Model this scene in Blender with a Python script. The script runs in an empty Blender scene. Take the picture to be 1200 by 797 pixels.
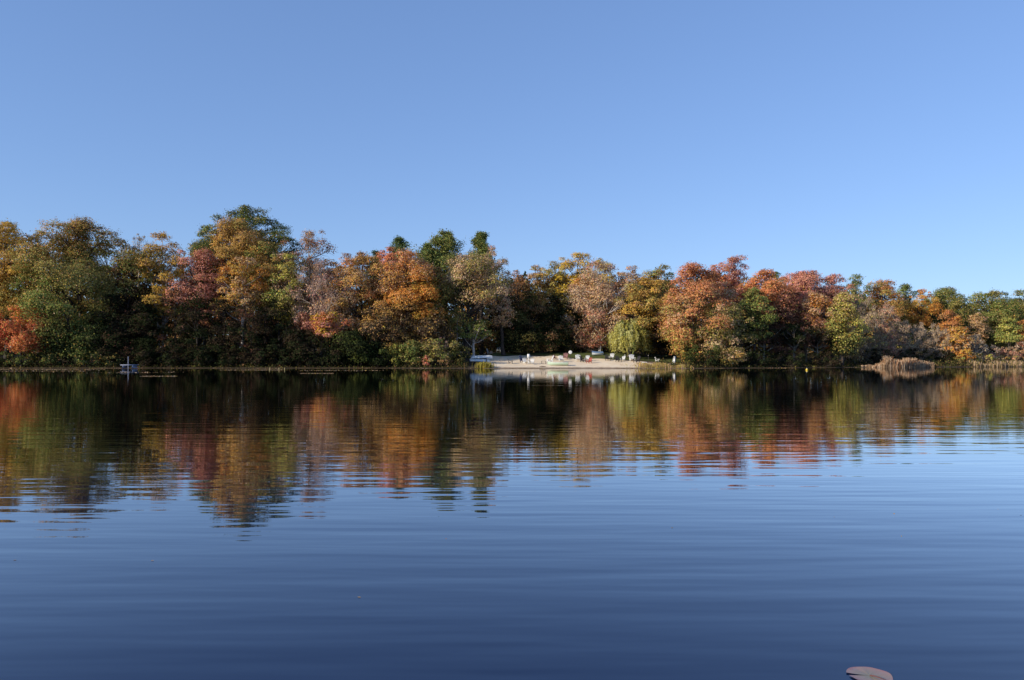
import bpy, math, random
import numpy as np

# ------------------------------------------------------------------ basics
scn = bpy.context.scene
col = scn.collection
PI = math.pi
F = 915.0            # focal length in photo pixels (photo 1200 wide)
CAMH = 1.6           # eye height above the water
CX, HY = 600.0, 419.0

def ss(a, b, x):
    t = np.clip((np.asarray(x, float) - a) / (b - a), 0, 1)
    return t * t * (3 - 2 * t)

# ------------------------------------------------------------------ terrain
def shore_y(x):
    x = np.asarray(x, float)
    return (117 - 2.0 * ss(-25, 2, x) + 13.5 * ss(26, 66, x) + 9.0 * ss(64, 100, x)
            + 0.5 * np.sin(x * 0.21) + 0.3 * np.sin(x * 0.57 + 1.0))

def land_d(x, y):
    """metres inland from the waterline (negative over the lake)"""
    x = np.asarray(x, float); y = np.asarray(y, float)
    d = y - shore_y(x)
    d = np.maximum(d, -104 - x - 3 * np.sin(y * 0.06))
    d = np.maximum(d, x - 165)
    d = np.maximum(d, -4.0 - y)
    return d

def beach_mask(x):
    return ss(-4.6, -2.8, x) * (1 - ss(19, 26, x))

def ground(x, y):
    d = land_d(x, y)
    bank = 0.09 * ss(-0.15, 0.25, d) + 0.35 * ss(0.6, 5, d) + 1.6 * ss(4, 24, d)
    beach = np.clip(d, 0, 13) / 13 * 1.3 + 1.15 * ss(12, 19, d)
    b = beach_mask(x)
    z = bank * (1 - b) + beach * b
    z = z + 6.0 * ss(60, 400, d)
    z = np.where(d < 0, -2.2 * ss(0, 9, -d), z)
    return z

def gz(x, y):
    return float(ground(x, y))

def spot(px, ybase):
    """where the sight line through a photo pixel meets the ground"""
    for Y in np.arange(108, 175, 0.1):
        X = (px - CX) / F * Y
        z = gz(X, Y)
        if HY - (z - CAMH) / Y * F <= ybase and z > -0.01:
            return X, float(Y), z
    Y = 135.0
    X = (px - CX) / F * Y
    return X, Y, gz(X, Y)

# ------------------------------------------------------------------ tagging
def tag(o, label=None, cat=None, group=None, kind=None):
    if label: o['label'] = label
    if cat: o['category'] = cat
    if group: o['group'] = group
    if kind: o['kind'] = kind
    return o

def empty(name, loc, rz=0.0):
    o = bpy.data.objects.new(name, None)
    o.location = loc
    o.rotation_euler = (0, 0, rz)
    o.empty_display_size = 0.3
    col.objects.link(o)
    return o

def link(name, me, parent=None):
    o = bpy.data.objects.new(name, me)
    col.objects.link(o)
    if parent: o.parent = parent
    return o

def np_mesh(name, V, quads, mat, tint=None, tris=None, smooth=False):
    V = np.asarray(V, np.float32).reshape(-1, 3)
    quads = np.asarray(quads, np.int32).reshape(-1, 4) if quads is not None and len(quads) else np.zeros((0, 4), np.int32)
    tris = np.asarray(tris, np.int32).reshape(-1, 3) if tris is not None and len(tris) else np.zeros((0, 3), np.int32)
    me = bpy.data.meshes.new(name)
    nq, nt = len(quads), len(tris)
    me.vertices.add(len(V)); me.vertices.foreach_set('co', V.ravel())
    me.loops.add(nq * 4 + nt * 3)
    me.loops.foreach_set('vertex_index', np.concatenate([quads.ravel(), tris.ravel()]).astype(np.int32))
    me.polygons.add(nq + nt)
    starts = np.concatenate([np.arange(nq) * 4, nq * 4 + np.arange(nt) * 3]).astype(np.int32)
    me.polygons.foreach_set('loop_start', starts)
    if smooth:
        me.polygons.foreach_set('use_smooth', np.ones(nq + nt, bool))
    if tint is not None:
        at = me.attributes.new('tint', 'FLOAT_COLOR', 'FACE')
        c = np.ones((nq + nt, 4), np.float32); c[:, :3] = tint
        at.data.foreach_set('color', c.ravel())
    me.materials.append(mat)
    me.update(calc_edges=True)
    return me

# ------------------------------------------------------------------ materials
def new_mat(name):
    m = bpy.data.materials.new(name); m.use_nodes = True
    nt = m.node_tree; nt.nodes.clear()
    out = nt.nodes.new('ShaderNodeOutputMaterial')
    return m, nt, out

def N(nt, t, **kw):
    n = nt.nodes.new(t)
    for k, v in kw.items(): setattr(n, k, v)
    return n

def simple_mat(name, rgb, rough=0.7, var=0.15, scale=6.0, spec=0.3):
    m, nt, out = new_mat(name)
    b = N(nt, 'ShaderNodeBsdfPrincipled')
    b.inputs['Roughness'].default_value = rough
    b.inputs['Specular IOR Level'].default_value = spec
    tc = N(nt, 'ShaderNodeTexCoord'); no = N(nt, 'ShaderNodeTexNoise')
    no.inputs['Scale'].default_value = scale; no.inputs['Detail'].default_value = 5
    nt.links.new(tc.outputs['Object'], no.inputs['Vector'])
    r = N(nt, 'ShaderNodeValToRGB')
    r.color_ramp.elements[0].position = 0.3; r.color_ramp.elements[1].position = 0.7
    r.color_ramp.elements[0].color = tuple(c * (1 - var) for c in rgb) + (1,)
    r.color_ramp.elements[1].color = tuple(min(1, c * (1 + var)) for c in rgb) + (1,)
    nt.links.new(no.outputs['Fac'], r.inputs['Fac'])
    nt.links.new(r.outputs['Color'], b.inputs['Base Color'])
    nt.links.new(b.outputs['BSDF'], out.inputs['Surface'])
    return m

def leaf_mat(name, trans=0.24):
    m, nt, out = new_mat(name)
    a = N(nt, 'ShaderNodeAttribute', attribute_name='tint')
    geo = N(nt, 'ShaderNodeNewGeometry')
    no = N(nt, 'ShaderNodeTexNoise'); no.inputs['Scale'].default_value = 3.0; no.inputs['Detail'].default_value = 2
    nt.links.new(geo.outputs['Position'], no.inputs['Vector'])
    hsv = N(nt, 'ShaderNodeHueSaturation')
    mr = N(nt, 'ShaderNodeMapRange'); mr.inputs['From Min'].default_value = .3; mr.inputs['From Max'].default_value = .7
    mr.inputs['To Min'].default_value = .75; mr.inputs['To Max'].default_value = 1.25
    nt.links.new(no.outputs['Fac'], mr.inputs['Value'])
    nt.links.new(mr.outputs['Result'], hsv.inputs['Value'])
    nt.links.new(a.outputs['Color'], hsv.inputs['Color'])
    d = N(nt, 'ShaderNodeBsdfDiffuse'); t = N(nt, 'ShaderNodeBsdfTranslucent')
    nt.links.new(hsv.outputs['Color'], d.inputs['Color']); nt.links.new(hsv.outputs['Color'], t.inputs['Color'])
    mx = N(nt, 'ShaderNodeMixShader'); mx.inputs['Fac'].default_value = trans
    nt.links.new(d.outputs['BSDF'], mx.inputs[1]); nt.links.new(t.outputs['BSDF'], mx.inputs[2])
    nt.links.new(mx.outputs['Shader'], out.inputs['Surface'])
    return m

M_LEAF = leaf_mat('leaf')
M_BARK = {
    'dark': simple_mat('bark_dark', (0.055, 0.043, 0.036), 0.9, 0.4, 4),
    'grey': simple_mat('bark_grey', (0.33, 0.27, 0.21), 0.9, 0.35, 4),
    'pale': simple_mat('bark_pale', (0.52, 0.46, 0.41), 0.85, 0.3, 3),
    'pink': simple_mat('bark_pinkish', (0.40, 0.28, 0.235), 0.9, 0.3, 4),
    'tan': simple_mat('bark_tan', (0.38, 0.285, 0.205), 0.9, 0.3, 4),
}

# ------------------------------------------------------------------ tube helper
class Tubes:
    def __init__(s): s.V = []; s.Q = []; s.n = 0
    def add(s, pts, rad, sides=5):
        pts = np.asarray(pts, float); rad = np.asarray(rad, float)
        k = len(pts)
        t = np.gradient(pts, axis=0)
        t /= np.linalg.norm(t, axis=1, keepdims=True) + 1e-9
        ref = np.tile(np.array([0.31, 0.83, 0.2]), (k, 1))
        u = np.cross(t, ref); u /= np.linalg.norm(u, axis=1, keepdims=True) + 1e-9
        w = np.cross(t, u)
        ang = np.arange(sides) / sides * 2 * PI
        ring = (u[:, None, :] * np.cos(ang)[None, :, None] + w[:, None, :] * np.sin(ang)[None, :, None]) * rad[:, None, None]
        s.V.append((pts[:, None, :] + ring).reshape(-1, 3))
        i = np.arange(k - 1)[:, None] * sides; j = np.arange(sides)[None, :]; j2 = (j + 1) % sides
        q = np.stack([i + j, i + j2, i + sides + j2, i + sides + j], -1).reshape(-1, 4) + s.n
        s.Q.append(q); s.n += k * sides
    def mesh(s, name, mat):
        return np_mesh(name, np.concatenate(s.V), np.concatenate(s.Q), mat, smooth=True)

def bez(a, b, c, n=5):
    t = np.linspace(0, 1, n)[:, None]
    return (1 - t) ** 2 * np.array(a) + 2 * t * (1 - t) * np.array(b) + t * t * np.array(c)

# ------------------------------------------------------------------ leaf colours (albedo)
C = dict(
    reed=(0.66, 0.47, 0.31), gold=(0.50, 0.305, 0.060), orange=(0.54, 0.225, 0.052), red=(0.50, 0.125, 0.060), redor=(0.60, 0.205, 0.085),
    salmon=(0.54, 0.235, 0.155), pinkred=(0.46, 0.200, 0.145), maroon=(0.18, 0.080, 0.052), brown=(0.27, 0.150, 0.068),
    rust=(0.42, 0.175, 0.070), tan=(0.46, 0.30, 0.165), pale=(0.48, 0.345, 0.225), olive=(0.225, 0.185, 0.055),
    green=(0.115, 0.135, 0.036), dgreen=(0.032, 0.040, 0.016), ygreen=(0.42, 0.37, 0.085), yellow=(0.58, 0.40, 0.050),  # dgreen lowered further to carry the understory's shade
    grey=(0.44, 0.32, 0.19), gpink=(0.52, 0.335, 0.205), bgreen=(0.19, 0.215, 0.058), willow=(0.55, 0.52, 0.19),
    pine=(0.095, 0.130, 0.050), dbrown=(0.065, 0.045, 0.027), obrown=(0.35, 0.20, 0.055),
)
MIXED = np.array([C['olive'], C['obrown'], C['tan'], C['gold'], C['brown']])
def pal(spec):
    """'gold:3 olive:1' -> colours, weights"""
    cs, ws = [], []
    for tok in spec.split():
        n, w = (tok.split(':') + ['1'])[:2]
        cs.append(C[n]); ws.append(float(w))
    ws = np.array(ws); return np.array(cs), ws / ws.sum()

def rand_unit(rng, n):
    v = rng.normal(size=(n, 3)); return v / (np.linalg.norm(v, axis=1, keepdims=True) + 1e-9)

def leaf_quads(rng, P, nrm, size, spread=0.9, aspect=0.6, droop=None):
    n = len(P)
    nn = nrm + rng.normal(size=(n, 3)) * spread
    nn /= np.linalg.norm(nn, axis=1, keepdims=True) + 1e-9
    if droop is None:
        r = rand_unit(rng, n)
    else:
        r = np.tile(np.array([0, 0, -1.0]), (n, 1)) + rng.normal(size=(n, 3)) * droop
    u = r - nn * (r * nn).sum(1, keepdims=True); u /= np.linalg.norm(u, axis=1, keepdims=True) + 1e-9
    v = np.cross(nn, u)
    s = size * rng.uniform(0.6, 1.4, n)[:, None]
    a, b = u * s * 0.5, v * s * 0.5 * aspect
    k = rng.uniform(-0.35, 0.35, n)[:, None]
    V = np.stack([P - a, P + b + a * k, P + a, P - b - a * k], 1).reshape(-1, 3)
    Q = np.arange(n * 4).reshape(-1, 4)
    return V, Q

def make_tree(name, label, cat, X, Y, H, R, hb, palette, seed, bark='dark', nclump=30, dens=1.0, leaf=0.23,
              twig=0, stems=1, trunk_r=None, low=None, topc=None, group=None, squash=0.8, lean=0.0, part_leaf='crown',
              shape=2.2, widest=0.42, rc_k=1.0, twig_mat=None, inner=0.25, z0=None, calm=False):
    """broad-leaved tree: tapered trunk(s) with limbs, clumped crown between hb and H, radius R"""
    rng = np.random.default_rng(seed)
    z0 = gz(X, Y) - 0.05 if z0 is None else z0
    root = empty(name, (X, Y, z0))
    tag(root, label, cat, group)
    ch = H - hb
    # --- clump centres: spread evenly over height and bearing, mostly near the outline
    nclump = int(nclump * 1.55)
    t = (np.arange(nclump) + rng.uniform(0, 1, nclump)) / nclump
    ang = np.arange(nclump) * 2.39996 + rng.uniform(-.5, .5, nclump)
    ph = rng.uniform(0, 6, 3)
    lob = 1.04 + 0.16 * np.sin(2 * ang + ph[0]) + 0.15 * np.sin(3 * ang + ph[1] + 4 * t) + .10 * np.sin(9 * t + ph[2])
    up = np.clip((t - widest) / (1 - widest), 0, 1); dn = np.clip((widest - t) / widest, 0, 1)
    prof = np.where(t > widest, np.sqrt(np.maximum(0, 1 - up ** shape)), 1 - 0.42 * dn ** 1.6)
    rc = R * rng.uniform(0.14, 0.40, nclump) * rc_k * (1.4 if R < 3.0 and twig == 0 else 1)
    rc = np.minimum(rc, ch * 0.24) * (1 - .38 * ss(.6, 1, t))
    fr = np.where(np.arange(nclump) % 4 == 3, rng.uniform(.1, .5, nclump), rng.uniform(.72, 1.0, nclump))
    rr_ = np.maximum(0, R * prof * lob - .8 * rc) * fr * rng.uniform(.86, 1.16, nclump)
    Cz = hb + np.clip((t + rng.normal(size=nclump) * .035 - rng.random(nclump) ** 2 * .10 * ss(.75, 1, t)) * ch, rc * .55, ch - rc * .7)
    Cn = np.column_stack([np.cos(ang) * rr_ + lean * (Cz / H), np.sin(ang) * rr_, Cz])
    tz = t
    # --- trunk and limbs
    tr = trunk_r or max(0.10, 0.018 * H)
    tb, br, tw = Tubes(), Tubes(), Tubes()
    tops = []
    for s in range(stems):
        a = rng.uniform(0, 2 * PI); off = 0.0 if stems == 1 else R * 0.42
        top = np.array([math.cos(a) * off + lean, math.sin(a) * off * 0.7, hb + ch * 0.72])
        if stems > 1:
            a = PI * s / max(1, stems - 1) + rng.uniform(-.3, .3)
            top = np.array([math.cos(a) * off + lean, rng.uniform(-.3, .3) * off, hb + ch * 0.6])
        mid = np.array([top[0] * 0.25 + rng.normal() * .15, top[1] * .25 + rng.normal() * .15, (hb + ch * .3) * .6])
        b0 = np.array([0.0 if stems == 1 else math.cos(a) * tr * .8, 0, 0])
        p = bez(b0, mid, top, 9)
        p[1:-1, :2] += rng.normal(size=(7, 2)) * 0.05 * (H / 15)
        rr = tr * (1 if stems == 1 else 0.75) * np.array([1.35, 1.0, .9, .8, .7, .58, .45, .32, .18])
        tb.add(p, rr, 7); tops.append(p)
    order = np.argsort(-rc)
    for i in order[:max(10, int(nclump * 0.75))]:
        p = tops[rng.integers(len(tops))]
        c = Cn[i]
        hz = np.linalg.norm(c[:2] - p[:, :2].mean(0))
        want = np.clip(c[2] - hz * rng.uniform(0.5, 0.9), p[0, 2] + 0.35 * hb, p[-1, 2])
        k = int(np.argmin(np.abs(p[:, 2] - want))); a = p[k]
        m = a * .45 + c * .55 + np.array([0, 0, -0.12 * hz]) + rng.normal(size=3) * 0.15
        L = np.linalg.norm(c - a)
        r0 = np.clip(0.018 * L + 0.02, 0.03, tr * 0.55)
        q = bez(a, m, c, 6)
        br.add(q, np.linspace(r0, r0 * .3, 6), 4)
        for _ in range(4):
            kk = rng.integers(2, 6); e = c + rand_unit(rng, 1)[0] * rc[i] * rng.uniform(.7, 1.45) * np.array([1, 1, .9])
            br.add(bez(q[kk], (q[kk] + e) / 2 + rng.normal(size=3) * .1, e, 4), np.linspace(r0 * .4, 0.012, 4), 3)
    # --- twigs (leafless or thinning crowns)
    if twig:
        per = max(1, twig // nclump)
        for i in range(nclump):
            base = Cn[i]
            for _ in range(per):
                d = rand_unit(rng, 1)[0] * .8 + np.array([Cn[i][0] - lean, Cn[i][1], 0]) / (R + .1) * .5 + np.array([0, 0, 1.25 if dens < .4 else .7])
                d /= np.linalg.norm(d)
                L = rc[i] * rng.uniform(.8, 1.7)
                s0 = base + rng.normal(size=3) * rc[i] * .3 - d * L * .3
                e = s0 + d * L
                tw.add(bez(s0, (s0 + e) / 2 + rng.normal(size=3) * L * .08, e, 4), np.linspace(.030, .010, 4), 3)
    link('trunk', tb.mesh(name + '_trunk', M_BARK[bark]), root)
    if br.n:
        link('branches', br.mesh(name + '_branches', M_BARK[bark]), root)
    if tw.n:
        link('twigs', tw.mesh(name + '_twigs', M_BARK[twig_mat or bark]), root)
    # --- leaves
    if dens > 0:
        cs, ws = pal(palette)
        P, Nn, T = [], [], []
        pick = rng.choice(len(cs), nclump, p=ws)
        for i in range(nclump):
            n = int(dens * 1.12 * 9.4 * rc[i] ** 2 / (leaf * leaf * 0.6)) + 6
            d = rand_unit(rng, n); d[:, 2] = np.where(d[:, 2] < -0.6, -d[:, 2] * .8, d[:, 2])
            # sub-clusters give ragged edges
            bump = 1 + 0.24 * np.sin(d[:, 0] * 7 + i) * np.sin(d[:, 1] * 6 + 2 * i) + 0.18 * np.sin(d[:, 2] * 9 + i)
            r = rc[i] * np.where(rng.random(n) < .86, rng.uniform(.40, 1.05, n) ** .6, rng.uniform(.9, 1.28, n)) * bump
            pos = Cn[i] + d * r[:, None] * np.array([1.08, 1.08, squash])
            co = pos - np.array([lean * .5, 0, hb + ch * .4]); co /= np.linalg.norm(co, axis=1, keepdims=True) + 1e-6
            P.append(pos); Nn.append(d * .7 + co * .55 + np.array([0, 0, .3]))
            base = cs[pick[i]]
            mix = rng.random(n) < 0.36
            other = cs[rng.choice(len(cs), n, p=ws)]
            t = np.where(mix[:, None], other, base[None, :])
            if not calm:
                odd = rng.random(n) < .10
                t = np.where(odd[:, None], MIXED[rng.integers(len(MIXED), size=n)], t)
            hf = np.clip((pos[:, 2] - hb) / max(ch, .1), 0, 1)
            if topc is not None:
                tc_, w_ = pal(topc)
                sel = rng.random(n) < ss(.5, .95, hf) * .85
                t = np.where(sel[:, None], tc_[rng.choice(len(tc_), n, p=w_)], t)
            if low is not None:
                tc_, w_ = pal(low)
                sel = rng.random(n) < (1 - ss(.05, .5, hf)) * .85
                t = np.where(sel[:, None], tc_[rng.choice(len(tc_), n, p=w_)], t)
            t = t * (rng.uniform(.7, 1.3, n) if calm else rng.uniform(1.08, 2.2, n))[:, None] * rng.uniform(.72, 1.26)  # leaf colours lifted for a weak sun; calm crowns left dim, imitating shade
            t = t * (1 + rng.normal(size=(n, 3)) * .06)
            T.append(t)
        P = np.concatenate(P); Nn = np.concatenate(Nn); T = np.concatenate(T)
        V, Q = leaf_quads(rng, P, Nn, leaf, spread=.5)
        link(part_leaf, np_mesh(name + '_' + part_leaf, V, Q, M_LEAF, T * np.minimum(1, .74 / np.maximum(T.max(1, keepdims=True), 1e-3))), root)
    return root

def make_pine(name, label, X, Y, H, R, hb, seed, group=None, palette='pine:3 dgreen:1 green:1', dens=1.0):
    rng = np.random.default_rng(seed)
    z0 = gz(X, Y) - .05
    root = empty(name, (X, Y, z0)); tag(root, label, 'tree', group)
    tb, br = Tubes(), Tubes()
    zz = np.linspace(0, H * .98, 9)
    p = np.column_stack([np.cumsum(rng.normal(size=9) * .06), np.cumsum(rng.normal(size=9) * .06), zz])
    tb.add(p, np.linspace(.02 * H, .03, 9), 7)
    cs, ws = pal(palette); P, Nn, T = [], [], []
    z = hb
    while z < H - .3:
        t = (z - hb) / (H - hb)
        rl = R * (1 - t ** 1.5) ** .9 * rng.uniform(.6, 1.3) + .35
        for k in range(rng.integers(4, 7)):
            a = rng.uniform(0, 2 * PI); L = rl * rng.uniform(.6, 1.1)
            c0 = np.array([np.interp(z, zz, p[:, 0]), np.interp(z, zz, p[:, 1]), z])
            e = c0 + np.array([math.cos(a) * L, math.sin(a) * L, L * rng.uniform(.05, .35)])
            q = bez(c0, (c0 + e) / 2 + np.array([0, 0, -.08 * L]), e, 5)
            br.add(q, np.linspace(.05, .015, 5), 3)
            n = int(190 * dens * (.5 + L / 3))
            tt = rng.uniform(.3, 1.05, n) ** .8
            pos = c0 + (e - c0) * tt[:, None] + rng.normal(size=(n, 3)) * np.array([.36, .36, .34]) * (.6 + .28 * L)
            P.append(pos); Nn.append(np.tile([0, 0, .8], (n, 1)) + rng.normal(size=(n, 3)) * .5)
            T.append(cs[rng.choice(len(cs), n, p=ws)] * rng.uniform(1.0, 1.9, n)[:, None])
        z += rng.uniform(.55, 1.0)
    link('trunk', tb.mesh(name + '_trunk', M_BARK['dark']), root)
    link('branches', br.mesh(name + '_branches', M_BARK['dark']), root)
    V, Q = leaf_quads(rng, np.concatenate(P), np.concatenate(Nn), .34, aspect=.42)
    link('crown', np_mesh(name + '_crown', V, Q, M_LEAF, np.concatenate(T)), root)
    return root

def make_willow(X, Y, H, R, seed):
    rng = np.random.default_rng(seed)
    z0 = gz(X, Y) - .05
    root = empty('willow_tree', (X, Y, z0))
    tag(root, 'rounded yellow-green weeping willow hanging over the sandy beach', 'tree')
    tb, br = Tubes(), Tubes()
    p = bez((0, 0, 0), (.1, 0, H * .35), (-.1, 0, H * .7), 8)
    tb.add(p, np.linspace(.32, .12, 8), 8)
    P, T = [], []
    cs, ws = pal('willow:4 ygreen:4 bgreen:1')
    for k in range(210):
        a = rng.uniform(0, 2 * PI); rr = R * rng.uniform(.15, 1) ** .6 * (1 + .12 * math.sin(3 * a))
        ztop = H * (1 - .50 * (rr / R) ** 2.0) * rng.uniform(.90, 1.0) * (1 + .05 * math.sin(5 * a + 1))
        zbot = max(.5, H * rng.uniform(.06, .30) + (1 - rr / R) * H * .25)
        e = np.array([math.cos(a) * rr, math.sin(a) * rr, ztop])
        a0 = p[rng.integers(4, 8)]
        if k % 3 == 0:
            br.add(bez(a0, np.array([e[0] * .45, e[1] * .45, ztop * 1.02]), e, 6), np.linspace(.07, .02, 6), 4)
        st = bez(e, e + np.array([e[0] * .10, e[1] * .10, 0.1]), np.array([e[0] * 1.08, e[1] * 1.08, zbot]), 6)
        br.add(st, np.linspace(.016, .008, 6), 3)
        n = int((ztop - zbot) * 34)
        t = rng.uniform(0, 1, n) ** .9
        pos = np.column_stack([np.interp(t, np.linspace(0, 1, 6), st[:, j]) for j in range(3)])
        pos += rng.normal(size=(n, 3)) * np.array([.16, .16, .12])
        P.append(pos)
        T.append(cs[rng.choice(len(cs), p=ws)] * rng.uniform(.75, 1.25, n)[:, None])
    P = np.concatenate(P)
    nrm = np.column_stack([P[:, 0], P[:, 1], np.full(len(P), R * .35)]); nrm /= np.linalg.norm(nrm, axis=1, keepdims=True)
    V, Q = leaf_quads(rng, P, nrm, .36, spread=.6, aspect=.32, droop=.35)
    link('trunk', tb.mesh('willow_trunk', M_BARK['tan']), root)
    link('branches', br.mesh('willow_branches', M_BARK['tan']), root)
    link('crown', np_mesh('willow_crown', V, Q, M_LEAF, np.concatenate(T)), root)
    return root

# ------------------------------------------------------------------ placing by photo layout
_seed = [100]
def T_(name, label, px, ytop, ybot, w, depth, palette, **kw):
    """tree whose crown spans ytop..ybot and w (photo pixels) when it stands at this depth"""
    if name == 'understory_tree': kw.setdefault('calm', True)  # understory leaf colours kept dim to stand in for shade
    _seed[0] += 1
    kw.setdefault('seed', _seed[0])
    X = (px - CX) / F * depth
    z0 = gz(X, depth)
    H = CAMH + (HY - ytop) / F * depth - z0
    hb = max(0.25, CAMH + (HY - ybot) / F * depth - z0)
    R = w * (1.0 if kw.get('part_leaf') else 1.1) / 2 / F * depth
    pine = kw.pop('pine', False)
    if pine:
        return make_pine(name, label, X, depth, H, R, hb, kw['seed'], kw.get('group'), palette or 'pine:3 dgreen:1 green:1', kw.get('dens', 1))
    return make_tree(name, label, kw.pop('cat', 'tree'), X, depth, H, R, hb, palette, **kw)

def S_(label, px, ytop, w, depth, palette, **kw):
    """shrub: crown almost to the ground, many thin stems"""
    kw.setdefault('nclump', 12); kw.setdefault('leaf', .24); kw.setdefault('stems', 3)
    kw.setdefault('trunk_r', .05)
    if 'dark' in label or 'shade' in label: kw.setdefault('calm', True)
    return T_(kw.pop('name', 'shrub'), label, px, ytop, 431.0, w, depth, palette, cat='shrub', part_leaf='foliage', **kw)

# =================================================================== LEFT BANK
T_('maple_tree', 'tall gold and olive tree at the left edge, above the red-orange maple', 8, 259, 372, 74, 126, 'gold:3 olive:2 obrown:1', nclump=40)
T_('maple_tree', 'brown-gold tree between the gold tree at the left edge and the big olive tree', 46, 268, 380, 46, 129, 'obrown:2 olive:2 gold:1')
T_('maple_tree', 'small fiery red-orange maple low at the left edge of the bank', 26, 358, 414, 62, 117.9, 'redor:6 red:2 orange:1 green:1', nclump=24, leaf=.24, dens=.9, topc='yellow:1 redor:3')
T_('maple_tree', 'little red maple cut by the left edge beside the red-orange maple', -6, 372, 414, 34, 119, 'red:3 redor:1 brown:1', nclump=14, leaf=.28)
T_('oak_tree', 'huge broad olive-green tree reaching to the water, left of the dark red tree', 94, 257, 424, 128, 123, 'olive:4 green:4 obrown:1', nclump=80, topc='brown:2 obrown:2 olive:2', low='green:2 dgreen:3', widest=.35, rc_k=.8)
T_('maple_tree', 'dark red tree in the shade right of the huge olive-green tree', 157, 288, 412, 56, 124, 'maroon:3 dbrown:2 brown:1', nclump=36, calm=True)  # own dark red, enlarged and dimmed to stand in for shade
T_('bare_tree', 'thin leafless grey tree top poking up left of the narrow gold tree', 163, 273, 320, 30, 142, 'grey', dens=.12, twig=330, bark='grey', nclump=16)
T_('birch_tree', 'narrow golden tree with pale leaning trunks visible below its crown', 190, 273, 372, 58, 124, 'gold:4 obrown:2 olive:1', stems=3, bark='pale', nclump=30, trunk_r=.2)
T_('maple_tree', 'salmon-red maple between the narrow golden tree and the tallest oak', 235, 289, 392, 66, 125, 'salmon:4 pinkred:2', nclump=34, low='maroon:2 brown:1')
T_('oak_tree', 'tallest tree on the skyline, dark green with a domed crown', 286, 241, 350, 92, 138, 'green:4 olive:1 dgreen:1', nclump=50, rc_k=.8)
T_('oak_tree', 'dark green shoulder tree on the right slope of the tallest tree', 322, 257, 350, 56, 140, 'green:3 dgreen:2', nclump=34, rc_k=.85)
T_('oak_tree', 'small dark green crown tucked against the left side of the tallest tree', 241, 264, 350, 34, 139, 'green:3 dgreen:1 olive:1', nclump=22)
T_('oak_tree', 'orange-brown oak in front of the tallest dark green tree', 277, 257, 350, 84, 130, 'obrown:3 brown:1 olive:2', nclump=44, rc_k=.85)
T_('oak_tree', 'lower brown-olive crown right in front of the tallest tree', 312, 280, 360, 58, 127.5, 'obrown:2 olive:2 green:1', nclump=26)
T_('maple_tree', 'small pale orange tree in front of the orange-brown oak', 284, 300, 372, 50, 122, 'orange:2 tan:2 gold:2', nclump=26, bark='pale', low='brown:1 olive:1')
T_('ash_tree', 'yellow-green young tree left of the thin maroon tree', 337, 297, 378, 46, 123, 'ygreen:2 olive:2 bgreen:1', nclump=24)
T_('maple_tree', 'thin maroon-brown tree sloping down the right side of the tallest tree', 362, 268, 392, 66, 128, 'maroon:3 brown:2 gpink:1', nclump=36, dens=.6, twig=400, bark='grey')
T_('bare_tree', 'leafless pinkish-grey tree with fanned branches over the tricolour maple', 376, 306, 398, 62, 121.5, 'gpink:2 pinkred:1', dens=.14, twig=900, bark='grey', twig_mat='pink', nclump=34)
T_('maple_tree', 'small crimson, orange and yellow maple low on the shaded bank', 384, 364, 396, 38, 118.8, 'redor:3 yellow:2 pinkred:2', nclump=16, leaf=.26)
T_('maple_tree', 'small crimson maple in the shade left of the tricolour maple', 355, 366, 402, 34, 120.5, 'pinkred:2 maroon:3', nclump=14, leaf=.26)
# understory on the left bank; its shade is put into dark leaf colours
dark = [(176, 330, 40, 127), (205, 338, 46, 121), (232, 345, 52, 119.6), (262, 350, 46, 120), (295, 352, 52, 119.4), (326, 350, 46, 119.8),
        (352, 384, 40, 119), (150, 372, 40, 120.4), (215, 318, 40, 130), (260, 318, 40, 131), (318, 330, 44, 131), (345, 330, 44, 132), (132, 345, 40, 119.8), (150, 330, 44, 121), (172, 352, 38, 120.2)]  # last entries are dark crowns added for the huge tree's shaded flank
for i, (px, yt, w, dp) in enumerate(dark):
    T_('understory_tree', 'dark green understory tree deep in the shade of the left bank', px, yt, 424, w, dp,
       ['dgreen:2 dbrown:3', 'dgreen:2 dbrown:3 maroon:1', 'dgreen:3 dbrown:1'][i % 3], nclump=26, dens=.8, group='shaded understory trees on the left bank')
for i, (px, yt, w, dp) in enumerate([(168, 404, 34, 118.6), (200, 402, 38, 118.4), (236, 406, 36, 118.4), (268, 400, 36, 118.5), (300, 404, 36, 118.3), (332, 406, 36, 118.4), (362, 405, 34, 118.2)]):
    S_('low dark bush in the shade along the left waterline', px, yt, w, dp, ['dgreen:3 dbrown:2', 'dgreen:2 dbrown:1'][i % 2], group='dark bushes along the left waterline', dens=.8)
S_('yellow-green bush at the water under the red-orange maple', 26, 412, 40, 118.3, 'bgreen:1 green:2 dgreen:2')
S_('olive bush at the water between the red-orange maple and the big olive tree', 58, 408, 36, 118.4, 'green:2 dgreen:2 olive:1')
S_('dark green bush at the left edge of the photo by the water', -4, 410, 34, 118.4, 'green:2 dgreen:1')
S_('dull green bush on the waterline under the huge olive-green tree', 100, 410, 44, 118.2, 'green:1 dgreen:2')
S_('sunlit olive bush left of the little floating dock', 130, 412, 32, 118.4, 'dgreen:3 olive:1')

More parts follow.
